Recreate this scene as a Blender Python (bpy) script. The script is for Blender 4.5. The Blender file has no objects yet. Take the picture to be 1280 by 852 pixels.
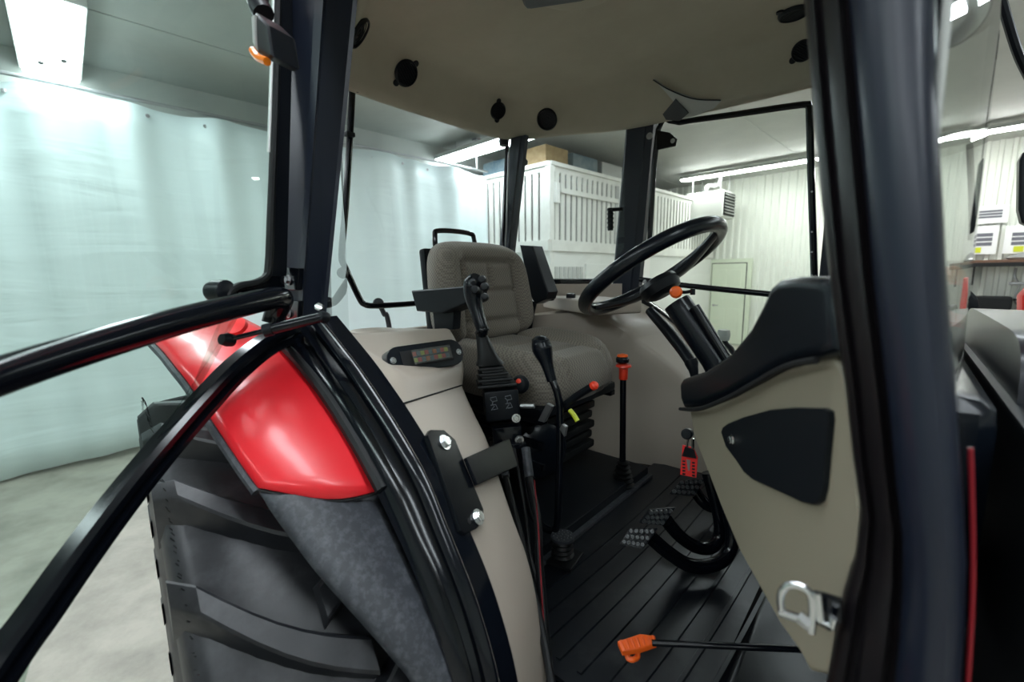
import bpy, bmesh, math, random
from math import sin, cos, pi, radians as R
from mathutils import Vector, Matrix
from mathutils.bvhtree import BVHTree
V = Vector
random.seed(7)
S = bpy.context.scene
COL = S.collection

# ---------------------------------------------------------------- camera
# world: x = tractor forward, y = tractor left (away from the open right door), z = up, metres
F_PX = 556.0
yaw, pitch, roll = R(41.2), R(8.5), R(0.6)
CAM = V((0, 0, 1.88))
fw = V((-sin(yaw)*cos(pitch), cos(yaw)*cos(pitch), -sin(pitch)))
rt0 = V((cos(yaw), sin(yaw), 0)); up0 = rt0.cross(fw)
rt = rt0*cos(roll) - up0*sin(roll); up = up0*cos(roll) + rt0*sin(roll)
cd = bpy.data.cameras.new('camera'); cam = bpy.data.objects.new('camera', cd); COL.objects.link(cam)
cam.matrix_world = Matrix(((rt.x, up.x, -fw.x, CAM.x), (rt.y, up.y, -fw.y, CAM.y), (rt.z, up.z, -fw.z, CAM.z), (0, 0, 0, 1)))
cd.sensor_width = 36; cd.lens = F_PX/1280*36; cd.clip_start = 0.02
cd.dof.use_dof = True; cd.dof.focus_distance = 1.25; cd.dof.aperture_fstop = 3.2
S.camera = cam
# ---------------------------------------------------------------- world and exposure
w = bpy.data.worlds.new('world'); S.world = w; w.use_nodes = True
w.node_tree.nodes['Background'].inputs[0].default_value = (0.75, 0.85, 0.9, 1)
w.node_tree.nodes['Background'].inputs[1].default_value = 0.35
S.view_settings.view_transform = 'Standard'; S.view_settings.look = 'None'
S.view_settings.gamma = 1; S.view_settings.use_curve_mapping = False
S.view_settings.exposure = 1.0
TUBE = 11.0          # strength of the ceiling lamps

# ---------------------------------------------------------------- measuring helpers
def ray(px, py): return fw + rt*((px-640)/F_PX) + up*((426-py)/F_PX)
def at(px, py, ax, v):
    d = ray(px, py); i = 'xyz'.index(ax); return CAM + d*((v-CAM[i])/d[i])
def hitp(px, py, p, n):
    d = ray(px, py); return CAM + d*((p-CAM).dot(n)/d.dot(n))
A4 = R(4.0)
ea = V((cos(A4), -sin(A4), 0)); eb = V((sin(A4), cos(A4), 0))
def rm(a, b, z): return ea*a + eb*b + V((0, 0, z))     # room axes -> world
ROOM = Matrix.Rotation(-A4, 4, 'Z')

# ---------------------------------------------------------------- materials
def mat(name, col, rough=0.5, metal=0.0, bump=None, var=None, coat=0, spec=None, emit=None, tr=0):
    m = bpy.data.materials.new(name); m.use_nodes = True
    nt = m.node_tree; b = nt.nodes['Principled BSDF']; L = nt.links
    b.inputs['Base Color'].default_value = (*col, 1); b.inputs['Roughness'].default_value = rough
    b.inputs['Metallic'].default_value = metal; b.inputs['Coat Weight'].default_value = coat
    b.inputs['Coat Roughness'].default_value = 0.12
    if spec is not None: b.inputs['Specular IOR Level'].default_value = spec
    if tr: b.inputs['Transmission Weight'].default_value = tr
    if emit: b.inputs['Emission Color'].default_value = (*emit[0], 1); b.inputs['Emission Strength'].default_value = emit[1]
    tc = nt.nodes.new('ShaderNodeTexCoord')
    if var:     # (colour2, scale, low, high)
        n = nt.nodes.new('ShaderNodeTexNoise'); n.inputs['Scale'].default_value = var[1]; n.inputs['Detail'].default_value = 6
        n.inputs['Roughness'].default_value = 0.65
        cr = nt.nodes.new('ShaderNodeValToRGB'); cr.color_ramp.elements[0].position = var[2]; cr.color_ramp.elements[1].position = var[3]
        cr.color_ramp.elements[0].color = (*col, 1); cr.color_ramp.elements[1].color = (*var[0], 1)
        L.new(tc.outputs['Object'], n.inputs['Vector']); L.new(n.outputs['Fac'], cr.inputs['Fac']); L.new(cr.outputs['Color'], b.inputs['Base Color'])
    if bump:    # (scale, strength, distance)
        n = nt.nodes.new('ShaderNodeTexNoise'); n.inputs['Scale'].default_value = bump[0]; n.inputs['Detail'].default_value = 4
        bp = nt.nodes.new('ShaderNodeBump'); bp.inputs['Strength'].default_value = bump[1]; bp.inputs['Distance'].default_value = bump[2]
        L.new(tc.outputs['Object'], n.inputs['Vector']); L.new(n.outputs['Fac'], bp.inputs['Height']); L.new(bp.outputs['Normal'], b.inputs['Normal'])
    return m
K = {}
K['metal'] = mat('black_gloss_metal', (0.0030, 0.0042, 0.007), 0.15, 0, (25, 0.02, 0.001), spec=0.38)
K['pillar'] = mat('blue_black_satin_metal', (0.0065, 0.010, 0.022), 0.36, 0, (120, 0.06, 0.001))
K['rebate'] = mat('brown_black_satin_metal', (0.007, 0.0055, 0.007), 0.34, 0, (120, 0.06, 0.001))
K['plastic'] = mat('black_plastic', (0.0060, 0.0078, 0.011), 0.38, 0, (220, 0.10, 0.001), spec=0.26)
K['softblack'] = mat('soft_black_plastic', (0.0045, 0.0068, 0.011), 0.26, 0, (150, 0.05, 0.001), spec=0.34)
K['matte'] = mat('matte_black_panel', (0.0060, 0.0080, 0.011), 0.46, 0, (300, 0.12, 0.001), spec=0.24)
K['rubber'] = mat('black_rubber', (0.006, 0.007, 0.008), 0.45, 0, (90, 0.1, 0.001), spec=0.28)
K['mat'] = mat('rubber_floor_mat', (0.006, 0.008, 0.012), 0.36, 0, (60, 0.12, 0.001), ((0.035, 0.038, 0.042), 9, 0.55, 0.80))
K['blackpaint'] = mat('black_bracket_paint', (0.003, 0.004, 0.006), 0.22, 0, (18, 0.12, 0.003), spec=0.14)
K['studgrey'] = mat('worn_stud_rubber', (0.045, 0.05, 0.055), 0.35)
K['darkred'] = mat('dark_red_paint', (0.25, 0.006, 0.014), 0.4)
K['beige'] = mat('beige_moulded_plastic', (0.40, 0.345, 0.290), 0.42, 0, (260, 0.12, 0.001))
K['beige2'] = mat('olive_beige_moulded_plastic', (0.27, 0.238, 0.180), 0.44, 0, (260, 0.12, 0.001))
K['liner'] = mat('taupe_headliner_fabric', (0.38, 0.345, 0.27), 0.9, 0, (500, 0.25, 0.001), ((0.43, 0.395, 0.315), 3, 0.4, 0.7))
K['red'] = mat('glossy_red_paint', (0.80, 0.016, 0.026), 0.34, 0, (40, 0.02, 0.001), coat=0.25)
K['greyplas'] = mat('weathered_grey_plastic', (0.030, 0.033, 0.041), 0.5, 0, (70, 0.15, 0.001), ((0.070, 0.075, 0.086), 75, 0.46, 0.68))
K['tyre'] = mat('dusty_tyre_rubber', (0.008, 0.009, 0.012), 0.45, 0, (18, 0.35, 0.004), ((0.060, 0.060, 0.068), 6, 0.50, 0.78))
K['tyreside'] = mat('tyre_rubber_worn_edge', (0.045, 0.043, 0.042), 0.6, 0, (40, 0.3, 0.003), ((0.13, 0.12, 0.11), 14, 0.5, 0.8))
K['chrome'] = mat('bright_zinc_steel', (0.72, 0.74, 0.76), 0.22, 1.0)
K['dullsteel'] = mat('dull_steel', (0.42, 0.42, 0.43), 0.4, 0.9)
K['orange'] = mat('orange_plastic', (0.92, 0.13, 0.012), 0.35)
K['redplas'] = mat('red_orange_plastic', (0.82, 0.05, 0.02), 0.35)
K['redtag'] = mat('red_tag', (0.85, 0.03, 0.03), 0.4)
K['yellow'] = mat('yellow_label', (0.62, 0.66, 0.03), 0.5)
K['smoke'] = mat('smoky_clear_plastic', (0.55, 0.55, 0.52), 0.15, tr=0.9)
K['white'] = mat('white_paint', (0.72, 0.73, 0.70), 0.5, 0, (30, 0.05, 0.002))
K['whiteboard'] = mat('white_painted_boards', (0.74, 0.74, 0.70), 0.55, 0, (50, 0.1, 0.002), ((0.66, 0.66, 0.62), 4, 0.4, 0.7))
K['corr'] = mat('white_corrugated_steel', (0.80, 0.82, 0.76), 0.4, 0.0, None)
K['ceil'] = mat('grey_painted_ceiling', (0.50, 0.51, 0.48), 0.55, 0, (4, 0.1, 0.01), ((0.44, 0.45, 0.43), 1.2, 0.35, 0.7))
K['doorgreen'] = mat('pale_green_door_paint', (0.70, 0.76, 0.62), 0.45)
K['concrete'] = mat('worn_concrete', (0.44, 0.41, 0.35), 0.55, 0, (14, 0.3, 0.006), ((0.25, 0.235, 0.20), 2.3, 0.40, 0.72))
K['blue'] = mat('blue_grey_sheet', (0.10, 0.17, 0.22), 0.5, 0, None, ((0.22, 0.28, 0.30), 3, 0.4, 0.6))
K['wood'] = mat('pale_plywood', (0.42, 0.30, 0.15), 0.6, 0, None, ((0.34, 0.23, 0.11), 8, 0.4, 0.6))
K['brownwood'] = mat('brown_shelf_wood', (0.16, 0.08, 0.05), 0.5)
K['dark'] = mat('deep_black', (0.004, 0.004, 0.005), 0.7)
K['hood'] = mat('black_hood_paint', (0.008, 0.009, 0.016), 0.34, 0, (60, 0.04, 0.001), coat=0.3)
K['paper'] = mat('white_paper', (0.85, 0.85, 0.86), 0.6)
K['print'] = mat('grey_print', (0.15, 0.15, 0.18), 0.6)
K['lightgrey'] = mat('light_grey_plastic', (0.45, 0.46, 0.44), 0.5)
K['greyoverhead'] = mat('dark_grey_overhead_plastic', (0.06, 0.065, 0.07), 0.5, 0, (200, 0.1, 0.001))
K['tube'] = mat('lamp_diffuser', (0.9, 0.95, 1), 0.5, emit=((0.86, 0.95, 1.0), TUBE))
K['tube2'] = mat('lamp_diffuser_wall_row', (0.9, 0.95, 1), 0.5, emit=((0.93, 0.97, 0.93), TUBE*2.2))
K['amber'] = mat('amber_lens', (0.9, 0.22, 0.01), 0.2)
K['glyph'] = mat('grey_moulded_marking', (0.13, 0.14, 0.16), 0.5)

def glass(name, tint, base=0.035):
    m = bpy.data.materials.new(name); m.use_nodes = True; nt = m.node_tree; L = nt.links
    for n in list(nt.nodes): nt.nodes.remove(n)
    o = nt.nodes.new('ShaderNodeOutputMaterial'); mx = nt.nodes.new('ShaderNodeMixShader')
    t = nt.nodes.new('ShaderNodeBsdfTransparent'); t.inputs[0].default_value = (*tint, 1)
    g = nt.nodes.new('ShaderNodeBsdfGlossy'); g.inputs['Roughness'].default_value = 0.0
    lw = nt.nodes.new('ShaderNodeLayerWeight'); lw.inputs[0].default_value = 0.5
    p = nt.nodes.new('ShaderNodeMath'); p.operation = 'POWER'; p.inputs[1].default_value = 5
    q = nt.nodes.new('ShaderNodeMath'); q.operation = 'MULTIPLY_ADD'; q.inputs[1].default_value = 1-base; q.inputs[2].default_value = base
    L.new(lw.outputs['Facing'], p.inputs[0]); L.new(p.outputs[0], q.inputs[0]); L.new(q.outputs[0], mx.inputs[0])
    L.new(t.outputs[0], mx.inputs[1]); L.new(g.outputs[0], mx.inputs[2]); L.new(mx.outputs[0], o.inputs[0])
    return m
K['glass'] = glass('cab_glass', (0.93, 0.975, 0.955)); K['doorglass'] = glass('tinted_door_glass', (0.70, 0.80, 0.75))

def fabric():
    m = bpy.data.materials.new('checked_seat_fabric'); m.use_nodes = True; nt = m.node_tree; L = nt.links; b = nt.nodes['Principled BSDF']
    b.inputs['Roughness'].default_value = 0.85; b.inputs['Sheen Weight'].default_value = 0.15
    tc = nt.nodes.new('ShaderNodeTexCoord'); ck = nt.nodes.new('ShaderNodeTexChecker'); ck.inputs['Scale'].default_value = 170
    ck.inputs[1].default_value = (0.27, 0.235, 0.195, 1); ck.inputs[2].default_value = (0.17, 0.148, 0.122, 1)
    bp = nt.nodes.new('ShaderNodeBump'); bp.inputs['Strength'].default_value = 0.5; bp.inputs['Distance'].default_value = 0.001
    L.new(tc.outputs['Object'], ck.inputs[0]); L.new(ck.outputs[0], b.inputs['Base Color']); L.new(ck.outputs[1], bp.inputs['Height']); L.new(bp.outputs[0], b.inputs['Normal'])
    return m
K['fabric'] = fabric()

def curtain_mat():
    m = mat('white_vinyl_curtain', (0.74, 0.84, 0.85), 0.42)
    nt = m.node_tree; L = nt.links; b = nt.nodes['Principled BSDF']
    tc = nt.nodes.new('ShaderNodeTexCoord'); mp = nt.nodes.new('ShaderNodeMapping'); mp.inputs['Scale'].default_value = (1, 0.45, 3.2)
    n = nt.nodes.new('ShaderNodeTexNoise'); n.inputs['Scale'].default_value = 1.1; n.inputs['Detail'].default_value = 3; n.inputs['Distortion'].default_value = 0.6
    bp = nt.nodes.new('ShaderNodeBump'); bp.inputs['Strength'].default_value = 0.5; bp.inputs['Distance'].default_value = 0.05
    L.new(tc.outputs['Object'], mp.inputs[0]); L.new(mp.outputs[0], n.inputs['Vector']); L.new(n.outputs['Fac'], bp.inputs['Height']); L.new(bp.outputs[0], b.inputs['Normal'])
    return m
K['curtain'] = curtain_mat()

# ---------------------------------------------------------------- mesh helpers
def spline(pts, n=8, closed=False):
    P = [V(p) for p in pts]; out = []
    m = len(P)
    for i in range(m if closed else m-1):
        if closed: a, b, c, d = P[(i-1) % m], P[i], P[(i+1) % m], P[(i+2) % m]
        else: a, b, c, d = P[max(i-1, 0)], P[i], P[i+1], P[min(i+2, m-1)]
        for k in range(n):
            t = k/n
            out.append(0.5*((2*b)+(c-a)*t+(2*a-5*b+4*c-d)*t*t+(3*b-a-3*c+d)*t**3))
    if not closed: out.append(P[-1])
    return out
class MB:
    def __init__(s): s.bm = bmesh.new()
    def add(s, bm, M=None):
        if M is not None: bm.transform(M)
        me = bpy.data.meshes.new('tmp'); bm.to_mesh(me); bm.free(); s.bm.from_mesh(me); bpy.data.meshes.remove(me); return s
    def box(s, c, size, rot=None, bev=0.0, seg=2, taper=None):
        s.wn = True
        b = bmesh.new(); bmesh.ops.create_cube(b, size=1)
        if taper:
            for v in b.verts:
                if v.co.z > 0: v.co.x *= taper; v.co.y *= taper
        bmesh.ops.scale(b, vec=size, verts=b.verts)
        if bev: bmesh.ops.bevel(b, geom=b.edges[:], offset=bev, segments=seg, profile=0.6, affect='EDGES', clamp_overlap=True)
        M = Matrix.Translation(V(c))
        if rot is not None: M = M @ (rot if isinstance(rot, Matrix) else Matrix.Rotation(rot, 4, 'Z'))
        return s.add(b, M)
    def tube(s, pts, r, n=12, smooth=8, closed=False, cap=True):
        P = spline(pts, smooth, closed) if smooth else [V(p) for p in pts]
        m = len(P); rs = r if isinstance(r, (list, tuple)) else None
        T = []
        for i in range(m):
            if closed: t = P[(i+1) % m]-P[i-1]
            else: t = P[min(i+1, m-1)]-P[max(i-1, 0)]
            T.append(t.normalized())
        a = T[0].orthogonal().normalized(); rings = []
        for i in range(m):
            a = (a - T[i]*a.dot(T[i])).normalized(); bb = T[i].cross(a)
            if rs:
                f = i/(m-1)*(len(rs)-1); k = min(int(f), len(rs)-2); rr = rs[k]+(rs[k+1]-rs[k])*(f-k)
            else: rr = r
            rings.append([s.bm.verts.new(P[i]+(a*cos(2*pi*j/n)+bb*sin(2*pi*j/n))*rr) for j in range(n)])
        for i in range(m if closed else m-1):
            A, B = rings[i], rings[(i+1) % m]
            off = 0
            if closed and i == m-1:
                off = min(range(n), key=lambda o: (A[0].co-B[o].co).length)
            for j in range(n): s.bm.faces.new((A[j], A[(j+1) % n], B[(j+1+off) % n], B[(j+off) % n]))
        if cap and not closed:
            s.bm.faces.new(rings[0][::-1]); s.bm.faces.new(rings[-1])
        return s
    def lathe(s, c, axis, prof, n=24, scale=(1, 1)):
        ax = V(axis).normalized(); a = ax.orthogonal().normalized()
        if abs(ax.z) > 0.99: a = V((1, 0, 0))
        b = ax.cross(a); c = V(c); rings = []
        for r, h in prof:
            if r < 1e-6: rings.append([s.bm.verts.new(c+ax*h)])
            else: rings.append([s.bm.verts.new(c+ax*h+a*(r*scale[0]*cos(2*pi*j/n))+b*(r*scale[1]*sin(2*pi*j/n))) for j in range(n)])
        for A, B in zip(rings, rings[1:]):
            for j in range(n):
                k = (j+1) % n
                if len(A) == 1 and len(B) == 1: continue
                if len(A) == 1: s.bm.faces.new((A[0], B[k], B[j]))
                elif len(B) == 1: s.bm.faces.new((A[j], A[k], B[0]))
                else: s.bm.faces.new((A[j], A[k], B[k], B[j]))
        for E in (rings[0], rings[-1]):
            if len(E) > 1: s.bm.faces.new(E)
        return s
    wn = False
    def prism(s, pts, nrm, th, bev=0.0, seg=2):
        """closed planar outline pushed th along nrm"""
        s.wn = True
        b = bmesh.new(); nrm = V(nrm).normalized()
        vs = [b.verts.new(V(p)) for p in pts]; f = b.faces.new(vs)
        r = bmesh.ops.extrude_face_region(b, geom=[f]); ev = [g for g in r['geom'] if isinstance(g, bmesh.types.BMVert)]
        bmesh.ops.translate(b, verts=ev, vec=nrm*th); bmesh.ops.recalc_face_normals(b, faces=b.faces[:])
        if bev:
            es = [e for e in b.edges if len(e.link_faces) == 2 and (len(e.link_faces[0].verts) == len(pts)) != (len(e.link_faces[1].verts) == len(pts))] if len(pts) != 4 else b.edges[:]
            bmesh.ops.bevel(b, geom=es, offset=bev, segments=seg, profile=0.6, affect='EDGES', clamp_overlap=True)
        return s.add(b)
    def grid(s, rows, closed_u=False, closed_v=False, cap=False):
        G = [[s.bm.verts.new(V(p)) for p in r] for r in rows]; n = len(G); m = len(G[0])
        for i in range(n if closed_v else n-1):
            for j in range(m if closed_u else m-1):
                try: s.bm.faces.new((G[i][j], G[i][(j+1) % m], G[(i+1) % n][(j+1) % m], G[(i+1) % n][j]))
                except ValueError: pass
        if cap: s.bm.faces.new(G[0][::-1]); s.bm.faces.new(G[-1])
        return s
    def mirror_y(s, y0=1.12):
        for v in s.bm.verts: v.co.y = 2*y0-v.co.y
        bmesh.ops.reverse_faces(s.bm, faces=s.bm.faces[:]); return s
    def build(s, name, m, parent=None, label=None, sharp=35, solid=0, sub=0, fix=True):
        if fix: bmesh.ops.recalc_face_normals(s.bm, faces=s.bm.faces[:])
        me = bpy.data.meshes.new(name); s.bm.to_mesh(me); s.bm.free()
        me.shade_smooth(); me.set_sharp_from_angle(angle=R(sharp))
        me.materials.append(K[m] if isinstance(m, str) else m)
        o = bpy.data.objects.new(name, me); COL.objects.link(o)
        if parent: adopt(o, parent)
        if label: o['label'] = label
        if solid:
            q = o.modifiers.new('solid', 'SOLIDIFY'); q.thickness = solid; q.offset = 0
        if s.wn:
            q = o.modifiers.new('normals', 'WEIGHTED_NORMAL'); q.keep_sharp = True; q.weight = 100
        if sub:
            q = o.modifiers.new('sub', 'SUBSURF'); q.levels = sub; q.render_levels = sub
        return o
def wloc(o):
    v = V(o.location)
    return v if o.parent is None else v  # things sit at world level; parts keep world coordinates
def adopt(o, parent):
    o.parent = parent
    o.matrix_parent_inverse = Matrix.Translation(-wloc(parent)) if parent.type == 'EMPTY' else Matrix.Identity(4)
def thing(name, label, cat, loc, group=None):
    o = bpy.data.objects.new(name, None); o.empty_display_size = 0.05; COL.objects.link(o); o.location = loc
    o['label'] = label; o['category'] = cat
    if group: o['group'] = group
    return o
def tag(o, label, cat, group=None):
    o['label'] = label; o['category'] = cat
    if group: o['group'] = group
    return o
def struct(o): o['kind'] = 'structure'; return o
def bolt(c, n, r, parent, name='bolt', m='chrome', label=None, h=None):
    h = h or r*0.7; n = V(n).normalized()
    q = MB().lathe(c, n, [(r*1.45, 0), (r*1.45, h*0.3), (r*1.02, h*0.3)], 18)
    q.lathe(V(c)+n*h*0.3, n, [(r, 0), (r, h*0.8), (r*0.85, h), (0, h*1.02)], 6)
    return q.build(name, m, parent, label)

# ================================================================ SETTING: the hall
CEIL = 4.2; AL, AR, B0, B1 = -7.0, 7.0, -7.5, 12.3
def rbox(a0, a1, b0, b1, z0, z1, bev=0.0):
    return MB().add_rbox(a0, a1, b0, b1, z0, z1, bev)
def add_rbox(s, a0, a1, b0, b1, z0, z1, bev=0.0):
    return s.box(rm((a0+a1)/2, (b0+b1)/2, (z0+z1)/2), (abs(a1-a0), abs(b1-b0), abs(z1-z0)), ROOM, bev)
MB.add_rbox = add_rbox
fl = struct(rbox(AL, AR, B0, B1, -0.1, 0).build('floor', 'concrete'))
for b in (2.6, 7.4): rbox(AL, AR, b-0.012, b+0.012, -0.001, 0.0015).build('floor_joint', 'dark', fl)
ce = struct(rbox(AL, AR, B0, B1, CEIL, CEIL+0.1).build('ceiling', 'ceil'))
for a in (-5.6, -2.6, 0.4, 3.4): rbox(a-0.01, a+0.01, B0, B1, CEIL-0.006, CEIL+0.001).build('ceiling_joint', 'lightgrey', ce)
def corrugated(p0, p1, z0, z1, inward, name, m='corr', pitch=0.17, depth=0.045):
    p0, p1 = V(p0), V(p1); L = (p1-p0).length; d = (p1-p0)/L; n = V(inward).normalized(); row = []
    k = int(L/pitch)
    for i in range(k):
        s0 = i*pitch
        for f, h in ((0, 0), (0.5, 0), (0.6, 1), (0.9, 1)): row.append(p0+d*(s0+f*pitch)+n*(h*depth))
    row.append(p1)
    q = MB(); back = [p-n*(n.dot(p-p0)+0.05) for p in row]
    q.grid([[V((p.x, p.y, z0)) for p in row], [V((p.x, p.y, z1)) for p in row]])
    q.grid([[V((p.x, p.y, z0)) for p in back], [V((p.x, p.y, z1)) for p in back]])
    return struct(q.build(name, m, sharp=20))
wb = corrugated(rm(AL, B1, 0), rm(AR, B1, 0), 0, CEIL, -eb, 'wall_back')
struct(rbox(AL-0.1, AL, B0, B1, 0, CEIL).build('wall_left', 'ceil'))
struct(rbox(AR, AR+0.1, B0, B1, 0, CEIL).build('wall_right', 'corr'))
struct(rbox(AL, AR, B0-0.1, B0, 0, CEIL).build('wall_front', 'corr'))
# door in the corrugated wall
bd = B1-0.03
d1 = struct(rbox(-4.82, -3.75, bd-0.09, bd, 0, 2.22).build('door_1', 'doorgreen'))
rbox(-4.72, -3.85, bd-0.095, bd-0.088, 0.02, 2.12, 0.001).build('door_gap', 'matte', d1); rbox(-4.70, -3.87, bd-0.115, bd-0.09, 0.03, 2.10, 0.004).build('door_leaf', 'doorgreen', d1)
for z0, z1 in ((0.25, 0.95), (1.15, 1.95)):
    for a0, a1 in ((-4.6, -4.33), (-4.24, -3.97)):
        rbox(a0, a1, bd-0.125, bd-0.11, z0, z1, 0.006).build('door_panel', 'doorgreen', d1)
MB().lathe(rm(-4.62, bd-0.115, 1.02), -eb, [(0.03, 0), (0.03, 0.01), (0.012, 0.015), (0.012, 0.05)], 12).tube([rm(-4.62, bd-0.12, 1.02), rm(-4.50, bd-0.12, 1.02)], 0.012, 8, 0).build('door_handle', 'dullsteel', d1)

# curtain with waves and eyelets
def curtain():
    b0, b1, n = -6.5, 5.52, 520; rows = []
    for k in range(14):
        f = k/13; z = 0.06+f*3.59; amp = 0.035+0.095*f**2; r = []
        for i in range(n+1):
            b = b0+(b1-b0)*i/n
            a = -6.14 + amp*(0.55*sin(b*4.1+0.6*sin(b*1.3))+0.3*sin(b*9.3+1.2)) + 0.012*sin(b*17+3*f)
            zz = z + (0.02*sin(b*2.1)*f) - (0.035*abs(sin(b*2.05))*(1 if k == 13 else 0)) + (0.03*sin(b*1.7) if k == 0 else 0)
            r.append(rm(a, b, zz))
        rows.append(r)
    root = thing('curtain', 'long white vinyl curtain hanging in folds along the left side of the hall', 'curtain', rm(-6.14, 0, 0))
    MB().grid(rows).build('curtain_sheet', 'curtain', root, solid=0.004, sharp=80)
    for i in range(24):
        b = b0+0.3+i*0.5
        a = -6.14 + 0.11*(0.55*sin(b*4.1+0.6*sin(b*1.3))+0.3*sin(b*9.3+1.2))
        MB().lathe(rm(a+0.004, b, 3.55), ea, [(0.018, 0), (0.02, 0.004), (0.009, 0.006), (0.009, 0.0)], 12).build('eyelet', 'dullsteel', root)
curtain()
rl = MB().tube([rm(-6.16, -6.5, 3.69), rm(-6.16, 5.55, 3.69)], 0.018, 10, 0)
rl = tag(rl.build('curtain_rail', 'dullsteel'), 'thin grey steel rail along the top of the white curtain', 'rail')
for b in (-3, 2.2, 5.3):
    q = MB().tube([rm(-6.16, b, 3.69), rm(-6.16, b, CEIL)], 0.012, 8, 0); q.add_rbox(-6.22, -6.1, b-0.05, b+0.05, CEIL-0.03, CEIL); q.build('rail_hanger', 'dullsteel', rl)

# ceiling lamps
def lamp(a0, a1, b, wd, z, label, n, group=None, m='tube'):
    t = thing('ceiling_light', label, 'ceiling light', rm((a0+a1)/2, b, z), group)
    q = MB().add_rbox(a0, a1, b-wd/2-0.02, b+wd/2+0.02, z+0.03, z+0.10, 0.01); q.build('housing', 'lightgrey', t)
    MB().add_rbox(a0+0.02, a1-0.02, b-wd/2, b+wd/2, z, z+0.032, 0.008).build('diffuser', m, t)
    if z < CEIL-0.12:
        for a in (a0+0.4, a1-0.4): MB().tube([rm(a, b, z+0.1), rm(a, b, CEIL)], 0.008, 6, 0).build('hanger', 'dullsteel', t)
    if n:
        for a, bb in ((-6.55, b-0.07), (-6.35, b+0.09)): rbox(a-0.04, a+0.04, bb-0.02, bb+0.02, z-0.008, z+0.002).build('clip', 'plastic', t)
lamp(-6.95, -5.1, 0.14, 0.42, 3.97, 'wide white ceiling light with two dark clips, above the left end of the curtain', 1)
ORD = ('nearest the curtain', 'middle of its row', 'front end of its row')
for a, o_ in zip((-4.9, -2.0, 0.9), ORD): lamp(a, a+2.6, 0.14, 0.30, 3.97, 'white ceiling light hanging above the tractor cab, '+o_, 0, 'ceiling lamps above the tractor')
lamp(-6.95, -4.8, 5.15, 0.34, 3.92, 'white ceiling light over the far end of the curtain and the slatted enclosure', 0)
for a, o_ in zip((-4.4, -1.6, 1.2), ORD): lamp(a, a+2.6, 5.15, 0.24, 3.97, 'white ceiling light beyond the cab roof, '+o_, 0, 'ceiling lamps of the middle row')
lamp(-5.0, -2.35, 10.75, 0.16, 4.04, 'long ceiling light in front of the box heater, seen through the closed cab door', 0, None, 'tube2')
lamp(-2.28, 1.9, 10.75, 0.16, 4.04, 'long ceiling light above the notices, seen right of the windscreen', 0, None, 'tube2')
for a, o_ in zip((-4.5, -1.5, 1.5), ORD): lamp(a, a+2.6, -2.9, 0.36, 3.97, 'added unseen fill lamp on the open door side, '+o_, 0, 'added fill lamps beside the open door')  # unseen lamp row added to brighten the cab interior

# slatted white enclosure
enc = thing('slatted_enclosure', 'white painted slatted enclosure with storage loft in the far left corner', 'enclosure', rm(-4.75, 5.6, 0))
CA, CB = -4.75, 5.6
MB().add_rbox(CA-0.09, CA+0.02, CB-0.02, CB+0.09, 0, 3.62, 0.006).build('corner_post', 'whiteboard', enc)
MB().add_rbox(CA-0.07, CA-0.01, CB+0.09, B1-0.1, 3.5, 3.6).add_rbox(CA-0.02, CA+0.03, CB, B1-0.1, 3.58, 3.64).build('top_rail', 'whiteboard', enc)
MB().add_rbox(AL+0.05, CA-0.09, CB, CB+0.06, 3.5, 3.6).add_rbox(AL+0.05, CA, CB-0.03, CB+0.05, 3.58, 3.64).build('top_rail', 'whiteboard', enc)
MB().add_rbox(CA-0.05, CA+0.04, CB, B1-0.1, 2.25, 2.43, 0.005).build('bottom_rail', 'whiteboard', enc)
MB().add_rbox(AL+0.05, CA, CB-0.04, CB+0.05, 2.25, 2.43, 0.005).build('bottom_rail', 'whiteboard', enc)
MB().add_rbox(CA-0.015, CA+0.035, CB+0.25, CB+1.95, 3.18, 3.26, 0.004).build('middle_rail', 'whiteboard', enc)
MB().add_rbox(CA-0.06, CA+0.05, CB+1.95, CB+2.07, 2.2, 3.5, 0.004).build('intermediate_post', 'whiteboard', enc)
MB().add_rbox(CA+0.02, CA+0.08, CB+0.06, CB+0.16, 3.0, 3.32, 0.01).build('junction_box', 'white', enc)
b = CB+0.14
while b < B1-0.2:
    MB().add_rbox(CA-0.03, CA-0.008, b, b+0.100, 2.40, 3.55).build('slat', 'whiteboard', enc); b += 0.150
a = CA-0.22
while a > AL+0.1:
    MB().add_rbox(a, a+0.112, CB+0.008, CB+0.03, 2.40, 3.55).build('slat', 'whiteboard', enc); a -= 0.155
MB().add_rbox(CA-0.2, CA-0.18, CB+0.2, B1-0.1, 2.4, 3.45).add_rbox(AL+0.1, CA-0.2, CB+0.18, CB+0.2, 2.4, 3.45).build('inner_lining', 'matte', enc, 'dark blue grey sheets behind the slats')
MB().add_rbox(CA-0.02, CA+0.0, CB+0.1, B1-0.1, 0, 2.25).add_rbox(AL+0.05, CA, CB, CB+0.02, 0, 2.25).build('lower_wall', 'white', enc)
MB().add_rbox(CA, CA+0.03, CB+0.95, CB+1.75, 0.1, 2.05, 0.005).build('cupboard_door', 'white', enc, 'plain cream door in the lower wall')
for i in range(7):
    MB().add_rbox(CA, CA+0.015, CB+0.12+i*0.115, CB+0.2+i*0.115, 0.1, 2.0, 0.003).build('pale_blue_panel_rib', 'lightgrey', enc)
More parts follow.
